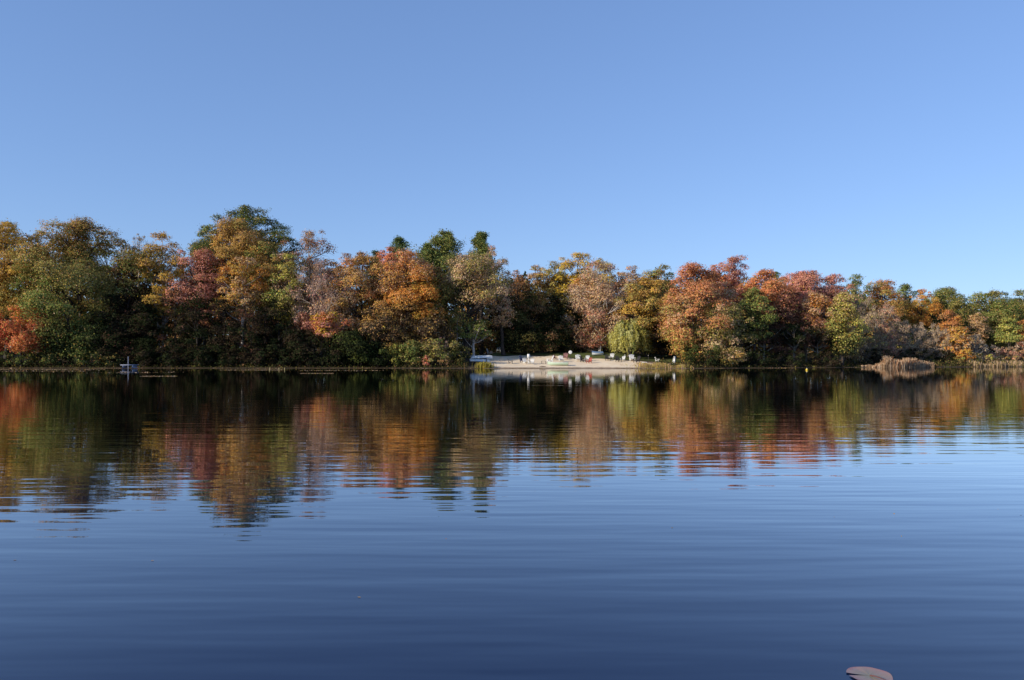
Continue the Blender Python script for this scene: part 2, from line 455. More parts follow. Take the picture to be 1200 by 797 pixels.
# =================================================================== CENTRE LEFT
T_('maple_tree', 'broad rusty brown tree left of the bright orange maple', 424, 295, 404, 80, 125, 'rust:2 obrown:3 brown:2 tan:1', nclump=44, twig=300, twig_mat='tan', rc_k=.9)
T_('maple_tree', 'dark bronze tree behind the bare pinkish tree', 398, 304, 400, 44, 130, 'brown:2 obrown:1 olive:1', nclump=26)
T_('maple_tree', 'bright orange maple glowing below the round green pine top', 478, 293, 408, 84, 126, 'orange:4 obrown:2 tan:1', nclump=50, topc='tan:2 orange:2 salmon:1', twig=350, twig_mat='tan', low='obrown:2 brown:2', rc_k=.85)
T_('maple_tree', 'yellow-orange maple on the right flank of the bright orange maple', 497, 318, 376, 36, 122.5, 'gold:2 orange:3', nclump=20)
T_('maple_tree', 'small salmon tree top just left of the round green pine', 456, 289, 320, 28, 131, 'salmon:2 redor:1', nclump=12)
T_('pine_tree', 'round-topped dark green pine above the bright orange maple', 467, 278, 330, 40, 150, 'pine:4 green:2', pine=True)
T_('pine_tree', 'small dark pine tip left of the round-topped pine', 441, 294, 330, 18, 158, 'pine:3 dgreen:2', pine=True)
T_('pine_tree', 'wide sunlit green pine in the middle of the skyline', 521, 271, 350, 74, 149, 'bgreen:2 pine:2 olive:3 green:2', pine=True, dens=1.5)
T_('pine_tree', 'low green pine shoulder left of the wide sunlit pine', 500, 285, 350, 40, 146, 'bgreen:3 pine:2 green:2', pine=True, dens=1.3)
T_('pine_tree', 'narrow pointed green pine at the right end of the pine clump', 564, 270, 350, 46, 147, 'bgreen:1 green:2 pine:2 olive:1', pine=True, dens=1.4)
T_('oak_tree', 'great spreading pale pinkish-tan tree with dark forked trunks on the lawn', 545, 296, 358, 80, 127, 'tan:2 olive:3 brown:1 pale:1 green:1', stems=4, trunk_r=.36, lean=1.6, nclump=46, dens=.55, twig=600, twig_mat='tan', rc_k=.85)
T_('ash_tree', 'pinkish-tan thinning crown right of the great spreading tree', 590, 288, 384, 42, 131, 'pale:2 tan:2 salmon:1 olive:1', lean=-1.9, bark='dark', nclump=28, dens=.6, twig=260, twig_mat='tan')
T_('maple_tree', 'dark green leafy tree left of the forked trunks', 508, 312, 374, 44, 125.5, 'green:2 olive:2 dgreen:1', nclump=30, topc='brown:1 rust:1 olive:2')
T_('maple_tree', 'dim brown tree below the bright orange maple', 455, 358, 414, 62, 121.5, 'brown:2 dbrown:3 obrown:1', nclump=26)
T_('maple_tree', 'dim bronze tree between the orange maple and the forked trunks', 500, 368, 412, 50, 122, 'obrown:1 dbrown:3', nclump=22)
T_('lawn_tree', 'slim tree with a pale straight trunk standing on the lawn edge left of the chairs', 555, 372, 398, 42, 127, 'bgreen:2 olive:2 green:2', bark='pale', trunk_r=.24, nclump=14, dens=.7, leaf=.26)
T_('lawn_tree', 'grey slender trunk with sparse leaves just left of the pale-trunked tree', 536, 360, 394, 26, 126, 'olive:2 green:1', bark='grey', trunk_r=.16, nclump=10, dens=.5, leaf=.26)
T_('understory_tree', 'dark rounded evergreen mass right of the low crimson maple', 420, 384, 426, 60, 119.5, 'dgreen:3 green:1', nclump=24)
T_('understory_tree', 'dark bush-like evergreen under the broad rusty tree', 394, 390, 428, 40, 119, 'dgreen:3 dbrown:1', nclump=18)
S_('dark green waterside bush left of the yellow-green sapling', 440, 400, 44, 118.6, 'dgreen:2 green:1')
S_('small yellow-green sapling bush among the dark waterside bushes', 463, 402, 20, 118.0, 'ygreen:2 green:2', nclump=8)
S_('grey-green rounded bush in the middle of the waterside bushes', 484, 398, 42, 118.4, 'olive:2 green:3')
S_('speckled olive bush with greyish twigs above the small red bush', 512, 396, 48, 118.3, 'olive:4 green:2 brown:1', twig=90, twig_mat='tan')
S_('tiny bright red bush right at the waterline', 500, 416, 13, 117.2, 'pinkred:3 red:1', nclump=7, leaf=.18)
S_('dark bush beside the left end of the upturned boats', 534, 404, 34, 118.4, 'dgreen:2 olive:1')
S_('pinkish bare bush behind the speckled olive bush', 517, 391, 24, 121, 'gpink:2 pinkred:1', dens=.3, twig=160, twig_mat='pink')

# =================================================================== CENTRE: behind the beach
T_('oak_tree', 'brown-topped dark tree just right of the great spreading tree', 606, 316, 408, 50, 138, 'dbrown:3 brown:1 olive:1', nclump=32, topc='brown:2 rust:1')
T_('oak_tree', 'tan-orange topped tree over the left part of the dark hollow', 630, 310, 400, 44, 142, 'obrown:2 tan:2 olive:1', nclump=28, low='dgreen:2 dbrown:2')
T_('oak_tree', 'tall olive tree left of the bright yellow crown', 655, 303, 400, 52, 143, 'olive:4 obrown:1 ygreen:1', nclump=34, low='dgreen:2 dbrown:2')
T_('maple_tree', 'bright yellow crown standing out on the skyline', 677, 296, 352, 44, 141, 'yellow:4 gold:2', nclump=18)
T_('maple_tree', 'second smaller yellow crown behind the tan bare-branched tree', 703, 302, 350, 30, 154, 'yellow:2 gold:2 olive:1', nclump=16)
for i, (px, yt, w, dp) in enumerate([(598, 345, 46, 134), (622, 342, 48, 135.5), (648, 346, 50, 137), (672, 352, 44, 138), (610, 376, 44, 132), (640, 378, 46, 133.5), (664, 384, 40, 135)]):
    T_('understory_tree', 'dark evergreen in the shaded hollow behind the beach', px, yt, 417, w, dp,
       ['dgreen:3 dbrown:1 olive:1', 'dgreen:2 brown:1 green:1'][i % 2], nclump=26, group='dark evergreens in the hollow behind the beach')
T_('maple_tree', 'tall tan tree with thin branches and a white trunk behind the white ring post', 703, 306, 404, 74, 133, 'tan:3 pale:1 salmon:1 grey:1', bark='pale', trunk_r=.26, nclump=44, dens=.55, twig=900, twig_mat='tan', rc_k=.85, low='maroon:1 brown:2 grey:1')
T_('maple_tree', 'orange tree peeping out left of the white-trunked tan tree', 684, 320, 372, 30, 137, 'orange:2 tan:2', nclump=16)
T_('maple_tree', 'small deep red tree low behind the beach, left of the willow', 694, 380, 408, 46, 133, 'red:1 maroon:3', nclump=16, leaf=.26)
T_('maple_tree', 'dark maroon tree directly left of the willow', 718, 360, 410, 40, 134.5, 'maroon:3 brown:1', nclump=20)
T_('oak_tree', 'rounded gold-olive tree above the willow', 757, 325, 400, 62, 130.5, 'olive:2 gold:2 obrown:3', nclump=44, rc_k=.85, dens=1.1)
T_('oak_tree', 'orange-brown crown on the skyline right of the tan tree', 741, 311, 360, 36, 146, 'orange:1 obrown:2 brown:2', nclump=18)
T_('oak_tree', 'green-brown crown on the skyline left of the big red-brown tree', 772, 310, 380, 52, 141, 'green:2 olive:2 brown:1', nclump=30)
T_('maple_tree', 'dusky red tree behind the gold-olive tree', 728, 316, 380, 36, 143, 'maroon:2 brown:2', nclump=20)
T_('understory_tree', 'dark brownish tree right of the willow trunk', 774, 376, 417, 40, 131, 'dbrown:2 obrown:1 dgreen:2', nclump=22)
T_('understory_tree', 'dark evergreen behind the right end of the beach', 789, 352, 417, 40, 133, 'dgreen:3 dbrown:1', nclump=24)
wx, wy, wz = spot(737, 418.0)
make_willow(wx, wy, CAMH + (HY - 371) / F * wy - wz, 25.5 / F * wy, 77)
S_('rounded golden bush behind the retaining bank of the beach', 617, 402, 24, 135, 'obrown:3 olive:2', nclump=9)
S_('low brown-orange bush between the white ring post and the hollow', 664, 398, 40, 137, 'obrown:2 brown:2 olive:1')
S_('brown bush left of the covered sailing boat', 690, 400, 34, 137, 'brown:2 obrown:1 dgreen:1')

# =================================================================== RIGHT WALL OF TREES
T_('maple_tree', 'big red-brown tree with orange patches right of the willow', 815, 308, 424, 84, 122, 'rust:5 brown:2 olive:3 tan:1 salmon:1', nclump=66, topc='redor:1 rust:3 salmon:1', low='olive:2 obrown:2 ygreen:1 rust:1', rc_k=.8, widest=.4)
T_('maple_tree', 'pinkish-red crown highest on the right skyline', 860, 299, 360, 44, 136, 'pinkred:4 salmon:2', nclump=24)
T_('maple_tree', 'red tree just left of the highest pinkish crown', 838, 310, 370, 34, 134, 'redor:1 pinkred:2 rust:1', nclump=20)
T_('oak_tree', 'tan-olive tree leaning over the water right of the big red-brown tree', 846, 352, 424, 66, 120.5, 'olive:3 tan:2 grey:1 green:1', nclump=42, rc_k=.85)
T_('maple_tree', 'pink-brown tree above the tan-olive waterside tree', 846, 330, 390, 44, 127, 'pinkred:1 rust:2 grey:2', nclump=24)
T_('oak_tree', 'light green tree with level boughs in the middle of the right bank', 884, 336, 400, 44, 122, 'green:3 bgreen:2 olive:1', nclump=30)
T_('maple_tree', 'orange-red domed tree right of the highest pinkish crown', 897, 316, 372, 58, 127, 'redor:2 rust:3 salmon:1', nclump=36, low='maroon:2 brown:1')
T_('oak_tree', 'small green crown behind the orange-red domed tree', 910, 317, 350, 24, 146, 'green:2 pine:1', nclump=12)
T_('maple_tree', 'broad rosy maple on the right skyline', 944, 317, 372, 62, 136, 'salmon:2 pinkred:4', nclump=36)
T_('maple_tree', 'second rosy maple, at the right end of the red skyline', 976, 321, 372, 40, 137, 'salmon:3 pinkred:3', nclump=24)
T_('maple_tree', 'orange-tan tree low in front of the broad rosy maple', 955, 342, 398, 36, 127, 'tan:2 orange:2 salmon:1', nclump=24, low='maroon:1 brown:1')
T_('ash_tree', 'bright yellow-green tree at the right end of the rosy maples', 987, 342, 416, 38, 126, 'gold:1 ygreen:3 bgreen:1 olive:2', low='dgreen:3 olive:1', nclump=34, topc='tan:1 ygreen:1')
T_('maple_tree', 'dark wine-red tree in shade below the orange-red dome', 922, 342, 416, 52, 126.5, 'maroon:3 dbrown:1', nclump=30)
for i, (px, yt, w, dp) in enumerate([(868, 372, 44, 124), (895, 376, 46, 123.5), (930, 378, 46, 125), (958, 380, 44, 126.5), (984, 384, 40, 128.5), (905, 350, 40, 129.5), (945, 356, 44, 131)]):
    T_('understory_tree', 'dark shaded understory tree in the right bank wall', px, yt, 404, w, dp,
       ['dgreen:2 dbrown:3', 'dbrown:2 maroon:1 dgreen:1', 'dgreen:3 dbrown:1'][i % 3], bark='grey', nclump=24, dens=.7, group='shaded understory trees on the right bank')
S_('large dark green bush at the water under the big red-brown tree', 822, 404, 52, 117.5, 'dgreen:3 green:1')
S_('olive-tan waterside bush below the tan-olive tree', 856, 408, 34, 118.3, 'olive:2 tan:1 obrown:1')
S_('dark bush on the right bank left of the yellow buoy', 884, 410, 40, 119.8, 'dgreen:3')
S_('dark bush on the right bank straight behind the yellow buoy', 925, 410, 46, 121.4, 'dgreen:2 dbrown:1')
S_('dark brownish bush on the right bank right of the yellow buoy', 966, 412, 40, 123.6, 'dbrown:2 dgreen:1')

# =================================================================== FAR RIGHT
T_('oak_tree', 'small round green tree alone on the skyline right of the rosy maples', 1003, 321, 366, 30, 154, 'green:3 bgreen:1', nclump=14)
T_('oak_tree', 'wide brown-orange tree on the skyline right of the small round green tree', 1032, 328, 380, 50, 158, 'rust:2 obrown:3 olive:1', nclump=30)
T_('bare_tree', 'tall lilac-grey bare tree right of the yellow-green tree', 1010, 345, 418, 36, 138, 'gpink:2 grey:2', dens=.18, twig=1000, bark='grey', twig_mat='tan', stems=4, trunk_r=.12, nclump=28)
T_('bare_tree', 'pinkish half-bare tree below the wide brown-orange tree', 1040, 356, 418, 42, 137, 'gpink:3 salmon:2', dens=.28, twig=1000, bark='grey', twig_mat='tan', stems=4, trunk_r=.12, nclump=30)
T_('bare_tree', 'pale olive-grey half-bare tree left of the pinkish half-bare tree', 1021, 362, 420, 34, 134.5, 'grey:2 olive:2', dens=.25, twig=700, bark='grey', twig_mat='tan', stems=4, trunk_r=.10, nclump=24)
T_('oak_tree', 'dark green tree left of the orange-gold tree on the right hill', 1062, 333, 400, 44, 166, 'green:3 dgreen:1 bgreen:1', nclump=26)
T_('maple_tree', 'orange-gold tree glowing among the dark green trees on the right', 1080, 338, 384, 34, 160, 'gold:2 orange:3', nclump=24)
T_('oak_tree', 'dark green tree in shadow right of the orange-gold tree', 1100, 346, 400, 34, 163, 'dgreen:3 green:1', nclump=20)
T_('oak_tree', 'wide green tree on the skyline behind the orange-gold tree', 1108, 337, 390, 54, 176, 'green:4 olive:2', nclump=30)
T_('maple_tree', 'rusty orange tree low and right of the orange-gold tree', 1112, 362, 400, 28, 154, 'rust:2 orange:1 brown:1', nclump=16)
T_('oak_tree', 'dark green rounded tree between the rusty tree and the big olive tree', 1132, 356, 408, 36, 158, 'dgreen:3 green:1', nclump=20)
T_('oak_tree', 'big olive-green domed tree toward the right edge', 1160, 341, 408, 62, 163, 'olive:3 green:3', nclump=40)
T_('oak_tree', 'green tree at the right edge of the skyline', 1196, 340, 408, 50, 168, 'green:3 olive:2', nclump=30)
T_('oak_tree', 'dark green tree top between the two olive trees at the right', 1178, 338, 400, 34, 180, 'green:2 dgreen:2', nclump=18)
T_('ash_tree', 'small light yellow-green tree low at the right edge', 1182, 372, 402, 26, 150, 'bgreen:3 ygreen:2', nclump=16)
T_('maple_tree', 'orange-brown tree cut by the right edge of the photo', 1202, 374, 402, 24, 151, 'orange:2 rust:1', nclump=12)
T_('maple_tree', 'tan tree in front of the big olive-green dome', 1146, 366, 404, 26, 156, 'tan:2 obrown:1 brown:1', nclump=14)
T_('maple_tree', 'bright orange-tan small tree by the water near the right edge', 1121, 383, 424, 34, 139, 'orange:3 tan:2 gold:1', nclump=26, leaf=.28, bark='pale')
bare = [(1062, 376, 30, 138), (1080, 378, 30, 139.5), (1098, 382, 26, 139)]
for px, yt, w, dp in bare:
    T_('bare_tree', 'grey bare twiggy tree in the thicket left of the orange-tan small tree', px, yt, 420, w, dp, 'gpink:2 grey:3 tan:1', dens=.20, twig=900, bark='grey', twig_mat='tan', stems=5, trunk_r=.10, nclump=26, group='grey bare trees behind the reed bed')
T_('bare_tree', 'pale grey leafless sapling right of the orange-tan small tree', 1144, 390, 424, 24, 140.5, 'grey', dens=.12, twig=420, bark='pale', twig_mat='grey', nclump=18)
S_('pinkish-tan bush right of the pale leafless sapling', 1160, 404, 26, 143, 'pale:1 salmon:1 grey:1', dens=.6, twig=120, twig_mat='pink')
S_('tan and salmon bush second from the right edge', 1180, 406, 26, 145, 'tan:2 salmon:1', dens=.7, twig=100, twig_mat='tan')
S_('dusky pink bush at the right edge', 1199, 400, 26, 147, 'salmon:1 pale:1 brown:1', dens=.7, twig=100, twig_mat='pink')
S_('olive waterside bush right of the orange-tan small tree', 1148, 414, 26, 139.5, 'olive:2 ygreen:1 tan:1')
S_('yellowish waterside bush under the orange-tan small tree', 1124, 417, 22, 137.5, 'olive:2 bgreen:1')
S_('dark waterside bush between the reed bed and the orange-tan tree', 1106, 410, 28, 138, 'dgreen:2 dbrown:2')
S_('dark low bush behind the left half of the reed bed', 1026, 408, 44, 132, 'dgreen:2 dbrown:3')
S_('dark low bush behind the right half of the reed bed', 1070, 408, 44, 135, 'dgreen:2 dbrown:3')
S_('tan grassy bush on the right edge waterline', 1190, 417, 34, 143, 'tan:2 olive:1 obrown:1')
S_('tan grassy bush left of the one on the right edge', 1168, 418, 28, 141.5, 'tan:2 olive:2')

T_('bare_tree', 'greyish olive thin tree filling the gap right of the bright yellow-green tree', 1001, 366, 424, 30, 131, 'olive:2 grey:2 brown:1', dens=.6, twig=260, bark='grey', twig_mat='tan', nclump=20)
# trees filling the wood behind the first rows (each a tree; little of them shows)
rng0 = random.Random(5)
SKX = [0, 40, 75, 110, 150, 188, 215, 240, 290, 330, 370, 395, 425, 465, 525, 565, 597, 650, 690, 740, 790, 860, 920, 985, 1060, 1130, 1200]
SKY_ = [262, 270, 262, 266, 290, 285, 292, 275, 256, 270, 294, 306, 304, 300, 296, 300, 324, 312, 310, 320, 322, 318, 328, 330, 345, 352, 350]
for i in range(44):
    px = -20 + i * 29 + rng0.uniform(-8, 8)
    T_('woodland_tree', 'dim woodland tree filling the gaps behind the front row', px, float(np.interp(px, SKX, SKY_)) + rng0.uniform(2, 12), 410, 62, 150 + rng0.uniform(0, 10) + (26 if px > 1000 else 0),
       ['brown:2 olive:2 dbrown:1', 'green:2 olive:2 dgreen:1', 'brown:2 rust:1 dbrown:1', 'olive:3 obrown:1'][i % 4], nclump=26, dens=.8, leaf=.42, group='woodland trees behind the front row')
# trees further round the left shore (out of view; the near ones kept low to let sunlight through)
for i, (X, Y, H, R) in enumerate([(-99, 131, 19, 6.5), (-111, 128, 19, 7), (-113, 108, 7, 3.5), (-114, 96, 6, 3.2), (-115, 84, 8, 4), (-116, 70, 10, 4.5)]):
    make_tree('shore_tree', 'olive-brown tree round the bend of the left shore', 'tree', X, Y, H, R, 1.2, 'olive:2 obrown:2 green:1', 900 + i, nclump=30, leaf=.45, group='trees round the bend of the left shore')

# =================================================================== GROUND, BEACH, LAWN, WATER
def grid_mesh(name, xs, ys, zf, mat):
    Xg, Yg = np.meshgrid(xs, ys); Z = zf(Xg, Yg)
    V = np.stack([Xg, Yg, Z], -1).reshape(-1, 3)
    nx, ny = len(xs), len(ys)
    i = np.arange(ny - 1)[:, None] * nx; j = np.arange(nx - 1)[None, :]
    Q = np.stack([i + j, i + j + 1, i + nx + j + 1, i + nx + j], -1).reshape(-1, 4)
    return np_mesh(name, V, Q, mat, smooth=True)

def ground_mat(name, cols, scale=1.5, bump=.02):
    m, nt, out = new_mat(name)
    geo = N(nt, 'ShaderNodeNewGeometry')
    n1 = N(nt, 'ShaderNodeTexNoise'); n1.inputs['Scale'].default_value = scale; n1.inputs['Detail'].default_value = 8; n1.inputs['Roughness'].default_value = .7
    nt.links.new(geo.outputs['Position'], n1.inputs['Vector'])
    r = N(nt, 'ShaderNodeValToRGB')
    els = r.color_ramp.elements
    while len(els) < len(cols): els.new(.5)
    for k, c in enumerate(cols):
        els[k].position = .28 + .44 * k / (len(cols) - 1); els[k].color = c + (1,)
    nt.links.new(n1.outputs['Fac'], r.inputs['Fac'])
    b = N(nt, 'ShaderNodeBsdfPrincipled'); b.inputs['Roughness'].default_value = .95; b.inputs['Specular IOR Level'].default_value = .1
    if name == 'beach_sand':      # damp and littered near the waterline, trodden higher up
        sp = N(nt, 'ShaderNodeSeparateXYZ'); nt.links.new(geo.outputs['Position'], sp.inputs[0])
        ns = N(nt, 'ShaderNodeTexNoise'); ns.inputs['Scale'].default_value = 1.7; ns.inputs['Detail'].default_value = 5; nt.links.new(geo.outputs['Position'], ns.inputs['Vector'])
        ma = N(nt, 'ShaderNodeMath', operation='MULTIPLY_ADD'); nt.links.new(ns.outputs['Fac'], ma.inputs[0]); ma.inputs[1].default_value = -.22; nt.links.new(sp.outputs['Z'], ma.inputs[2])
        mp_ = N(nt, 'ShaderNodeMapRange'); mp_.inputs['From Min'].default_value = -.06; mp_.inputs['From Max'].default_value = .10; nt.links.new(ma.outputs[0], mp_.inputs['Value'])
        mxc = N(nt, 'ShaderNodeMix'); mxc.data_type = 'RGBA'; nt.links.new(mp_.outputs['Result'], mxc.inputs['Factor'])
        mxc.inputs['A'].default_value = (.30, .21, .14, 1); nt.links.new(r.outputs['Color'], mxc.inputs['B'])
        nt.links.new(mxc.outputs['Result'], b.inputs['Base Color'])
    else:
        nt.links.new(r.outputs['Color'], b.inputs['Base Color'])
    n2 = N(nt, 'ShaderNodeTexNoise'); n2.inputs['Scale'].default_value = 9; n2.inputs['Detail'].default_value = 6
    nt.links.new(geo.outputs['Position'], n2.inputs['Vector'])
    bp = N(nt, 'ShaderNodeBump'); bp.inputs['Distance'].default_value = bump; bp.inputs['Strength'].default_value = .8
    nt.links.new(n2.outputs['Fac'], bp.inputs['Height']); nt.links.new(bp.outputs['Normal'], b.inputs['Normal'])
    nt.links.new(b.outputs['BSDF'], out.inputs['Surface'])
    return m

M_GROUND = ground_mat('leaf_litter', [(0.035, 0.027, 0.018), (0.08, 0.057, 0.035), (0.14, 0.10, 0.06)], 1.2)
M_SAND = ground_mat('beach_sand', [(0.74, 0.56, 0.36), (0.92, 0.73, 0.50), (0.95, 0.81, 0.60)], .7)
M_LAWN = ground_mat('lawn_grass', [(0.05, 0.075, 0.02), (0.09, 0.11, 0.035), (0.16, 0.13, 0.05)], 1.0)
xs = np.unique(np.concatenate([np.linspace(-2500, -140, 24), np.arange(-140, 180, 1.2), np.linspace(180, 2500, 24)]))
ysg = np.unique(np.concatenate([np.linspace(-2500, -20, 24), np.arange(-20, 105, 3.5), np.arange(105, 175, .35), np.linspace(175, 2500, 30)]))
tag(link('ground', grid_mesh('ground', xs, ysg, ground, M_GROUND)), kind='structure')

bx = np.arange(-4.2, 25.5, .25)
def sheet(name, x, d0f, d1f, nd, mat, lift):
    t = np.linspace(0, 1, nd)
    Xg, Tg = np.meshgrid(x, t)
    Yg = shore_y(Xg) + d0f(Xg) * (1 - Tg) + d1f(Xg) * Tg
    V = np.stack([Xg, Yg, ground(Xg, Yg) + lift], -1).reshape(-1, 3)
    nx = len(x)
    i = np.arange(nd - 1)[:, None] * nx; j = np.arange(nx - 1)[None, :]
    Q = np.stack([i + j, i + j + 1, i + nx + j + 1, i + nx + j], -1).reshape(-1, 4)
    return tag(link(name, np_mesh(name, V, Q, mat, smooth=True)), kind='structure')
sheet('beach', bx, lambda x: -1.5 + 0 * x, lambda x: 15.4 - 2.6 * ss(6, 12, x) - 5 * ss(14, 25, x) + .4 * np.sin(x), 60, M_SAND, .03)
sheet('lawn', np.arange(-16, 36, .4), lambda x: 13.0 + 2.8 * ss(-7, -4.6, x) * (1 - ss(6, 12, x)) + .4 * np.sin(x * .7) - 3 * ss(14, 25, x), lambda x: 25 + 0 * x, 40, M_LAWN, .025)

sheet('path', np.arange(-9, 12, .4), lambda x: 19.6 + .3 * np.sin(x * .6), lambda x: 21.6 + .3 * np.sin(x * .5 + 1), 6, ground_mat('path_dirt', [(.30, .22, .14), (.42, .32, .21), (.5, .39, .27)], 1.5), .05)
# water
m, nt, out = new_mat('lake_water')
geo = N(nt, 'ShaderNodeNewGeometry')
sep = N(nt, 'ShaderNodeSeparateXYZ'); nt.links.new(geo.outputs['Position'], sep.inputs['Vector'])
def wave(scale, rot, stretch, detail, rough=.5):
    mp = N(nt, 'ShaderNodeMapping'); mp.inputs['Rotation'].default_value = (0, 0, rot)
    mp.inputs['Scale'].default_value = (scale * stretch, scale, scale)
    nt.links.new(geo.outputs['Position'], mp.inputs['Vector'])
    no = N(nt, 'ShaderNodeTexNoise'); no.inputs['Scale'].default_value = 1; no.inputs['Detail'].default_value = detail
    no.inputs['Roughness'].default_value = rough
    nt.links.new(mp.outputs['Vector'], no.inputs['Vector'])
    return no.outputs['Fac']
def math_(op, a, b=None, c=None):
    n = N(nt, 'ShaderNodeMath', operation=op)
    for i, v in enumerate((a, b, c)):
        if v is None: continue
        if isinstance(v, (int, float)): n.inputs[i].default_value = v
        else: nt.links.new(v, n.inputs[i])
    return n.outputs[0]
w1 = wave(3.6, math.radians(5), .13, 1.0)      # long-crested ripples, crests along x
w2 = wave(7.5, math.radians(-6), .20, 1.0)
w3 = wave(1.3, math.radians(8), .16, 1.0)
h = math_('ADD', math_('MULTIPLY', w1, .0041), math_('ADD', math_('MULTIPLY', w2, .0009), math_('MULTIPLY', w3, .0055)))
amp = N(nt, 'ShaderNodeMapRange'); amp.interpolation_type = 'SMOOTHSTEP'
amp.inputs['From Min'].default_value = 8; amp.inputs['From Max'].default_value = 60
amp.inputs['To Min'].default_value = 1.0; amp.inputs['To Max'].default_value = .30
nt.links.new(sep.outputs['Y'], amp.inputs['Value'])
h = math_('MULTIPLY', h, amp.outputs['Result'])
bp = N(nt, 'ShaderNodeBump'); bp.inputs['Strength'].default_value = 1.0; bp.inputs['Distance'].default_value = 1.0
nt.links.new(h, bp.inputs['Height'])
fr = N(nt, 'ShaderNodeFresnel'); fr.inputs['IOR'].default_value = 1.333
nt.links.new(bp.outputs['Normal'], fr.inputs['Normal'])
fac = N(nt, 'ShaderNodeMath', operation='MULTIPLY_ADD', use_clamp=True)
nt.links.new(fr.outputs['Fac'], fac.inputs[0]); fac.inputs[1].default_value = 2.2; fac.inputs[2].default_value = -.085
df = N(nt, 'ShaderNodeBsdfDiffuse'); df.inputs['Color'].default_value = (.006, .015, .052, 1)
gl = N(nt, 'ShaderNodeBsdfGlossy'); gl.inputs['Roughness'].default_value = .012
nt.links.new(bp.outputs['Normal'], gl.inputs['Normal'])
mx = N(nt, 'ShaderNodeMixShader'); nt.links.new(fac.outputs[0], mx.inputs['Fac'])
nt.links.new(df.outputs['BSDF'], mx.inputs[1]); nt.links.new(gl.outputs['BSDF'], mx.inputs[2])
nt.links.new(mx.outputs['Shader'], out.inputs['Surface'])
wv = np.array([(-420, -420, 0), (420, -420, 0), (420, 420, 0), (-420, 420, 0)], float)
tag(link('water', np_mesh('water', wv, [[0, 1, 2, 3]], m)), kind='structure')


# =================================================================== STUFF: far wood, undergrowth, grasses, floating leaves
def stuff(name, label, P, nrm, size, T, spread=.9, aspect=.6, droop=None, seed=1):
    V, Q = leaf_quads(np.random.default_rng(seed), P, nrm, size, spread, aspect, droop)
    o = link(name, np_mesh(name, V, Q, M_LEAF, np.clip(T, .004, .8)))
    return tag(o, label, kind='stuff')

rng = np.random.default_rng(31)
n = 60000                                                     # the wood far behind the trees one can tell apart
X = rng.uniform(-190, 210, n); Y = rng.uniform(196, 226, n)
hh = 18 + 2 * np.sin(X * .16) + 2 * np.sin(X * .37 + 1) + 1.2 * np.sin(X * .9 + Y * .3)
hh = np.minimum(hh, 14 + 8 * (1 - ss(50, 90, X)))
Z = ground(X, Y) + hh * rng.uniform(0.0, 1, n) ** .8
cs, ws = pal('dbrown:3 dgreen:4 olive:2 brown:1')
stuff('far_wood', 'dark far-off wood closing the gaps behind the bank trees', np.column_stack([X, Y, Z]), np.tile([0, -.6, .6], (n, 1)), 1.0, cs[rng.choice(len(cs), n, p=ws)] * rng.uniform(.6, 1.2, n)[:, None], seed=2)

n = 26000                                                     # its lower edge
X = rng.uniform(-140, 165, n); Y = rng.uniform(184, 194, n)
Z = ground(X, Y) + 8 * rng.uniform(0, 1, n)
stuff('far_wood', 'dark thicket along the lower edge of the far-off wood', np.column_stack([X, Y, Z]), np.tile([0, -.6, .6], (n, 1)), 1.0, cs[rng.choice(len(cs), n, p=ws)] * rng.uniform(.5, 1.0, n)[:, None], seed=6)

n = 60000                                                     # low leafy cover on the banks
X = rng.uniform(-92, 112, n); D = rng.uniform(.3, 26, n) ** 1.0; D = np.where(rng.random(n) < .4, rng.uniform(.3, 4, n), D)
Y = shore_y(X) + D
keep = (beach_mask(X) < .3) & ~((X > -16) & (X < 36) & (D > 11)) & ~((X > -6.6) & (X < -3) & (D < 12))
X, Y, D = X[keep], Y[keep], D[keep]; n = len(X)
Z = ground(X, Y) + rng.uniform(.02, 1, n) ** 1.5 * (.35 + .75 * (np.sin(X * .8) * np.sin(Y * .9 + X * .3) * .5 + .5)) * (.3 + .7 * ss(.4, 2, D))
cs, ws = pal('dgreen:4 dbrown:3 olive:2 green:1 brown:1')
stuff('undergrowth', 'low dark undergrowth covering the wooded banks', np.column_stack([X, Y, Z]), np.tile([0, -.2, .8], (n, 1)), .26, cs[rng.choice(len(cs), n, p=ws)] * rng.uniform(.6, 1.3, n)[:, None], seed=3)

def blades(name, label, X, Y, h, palette, seed, width=.05):
    rng = np.random.default_rng(seed); n = len(X)
    z = ground(X, Y); z = np.maximum(z, -.05)
    lean = rng.normal(size=(n, 2)) * .15 * h[:, None]
    a = rng.uniform(0, PI, n); wv_ = np.column_stack([np.cos(a), np.sin(a)]) * (width * rng.uniform(.6, 1.5, n))[:, None]
    B0 = np.column_stack([X, Y, z]); M1 = B0 + np.column_stack([lean * .35, h * .6]); T1 = B0 + np.column_stack([lean, h])
    W = np.column_stack([wv_, np.zeros(n)])
    V = np.stack([B0 - W * .5, B0 + W * .5, M1 + W * .5, M1 - W * .5, T1 + W * .3, T1 - W * .3], 1).reshape(-1, 3)
    i = np.arange(n)[:, None] * 6
    Q = np.stack([i + np.array([0, 1, 2, 3]), i + np.array([3, 2, 4, 5])], 1).reshape(-1, 4)
    cs, ws = pal(palette)
    T = cs[rng.choice(len(cs), n, p=ws)] * rng.uniform(.7, 1.25, n)[:, None]
    return tag(link(name, np_mesh(name, V, Q, M_LEAF, np.repeat(T, 2, 0))), label, kind='stuff')

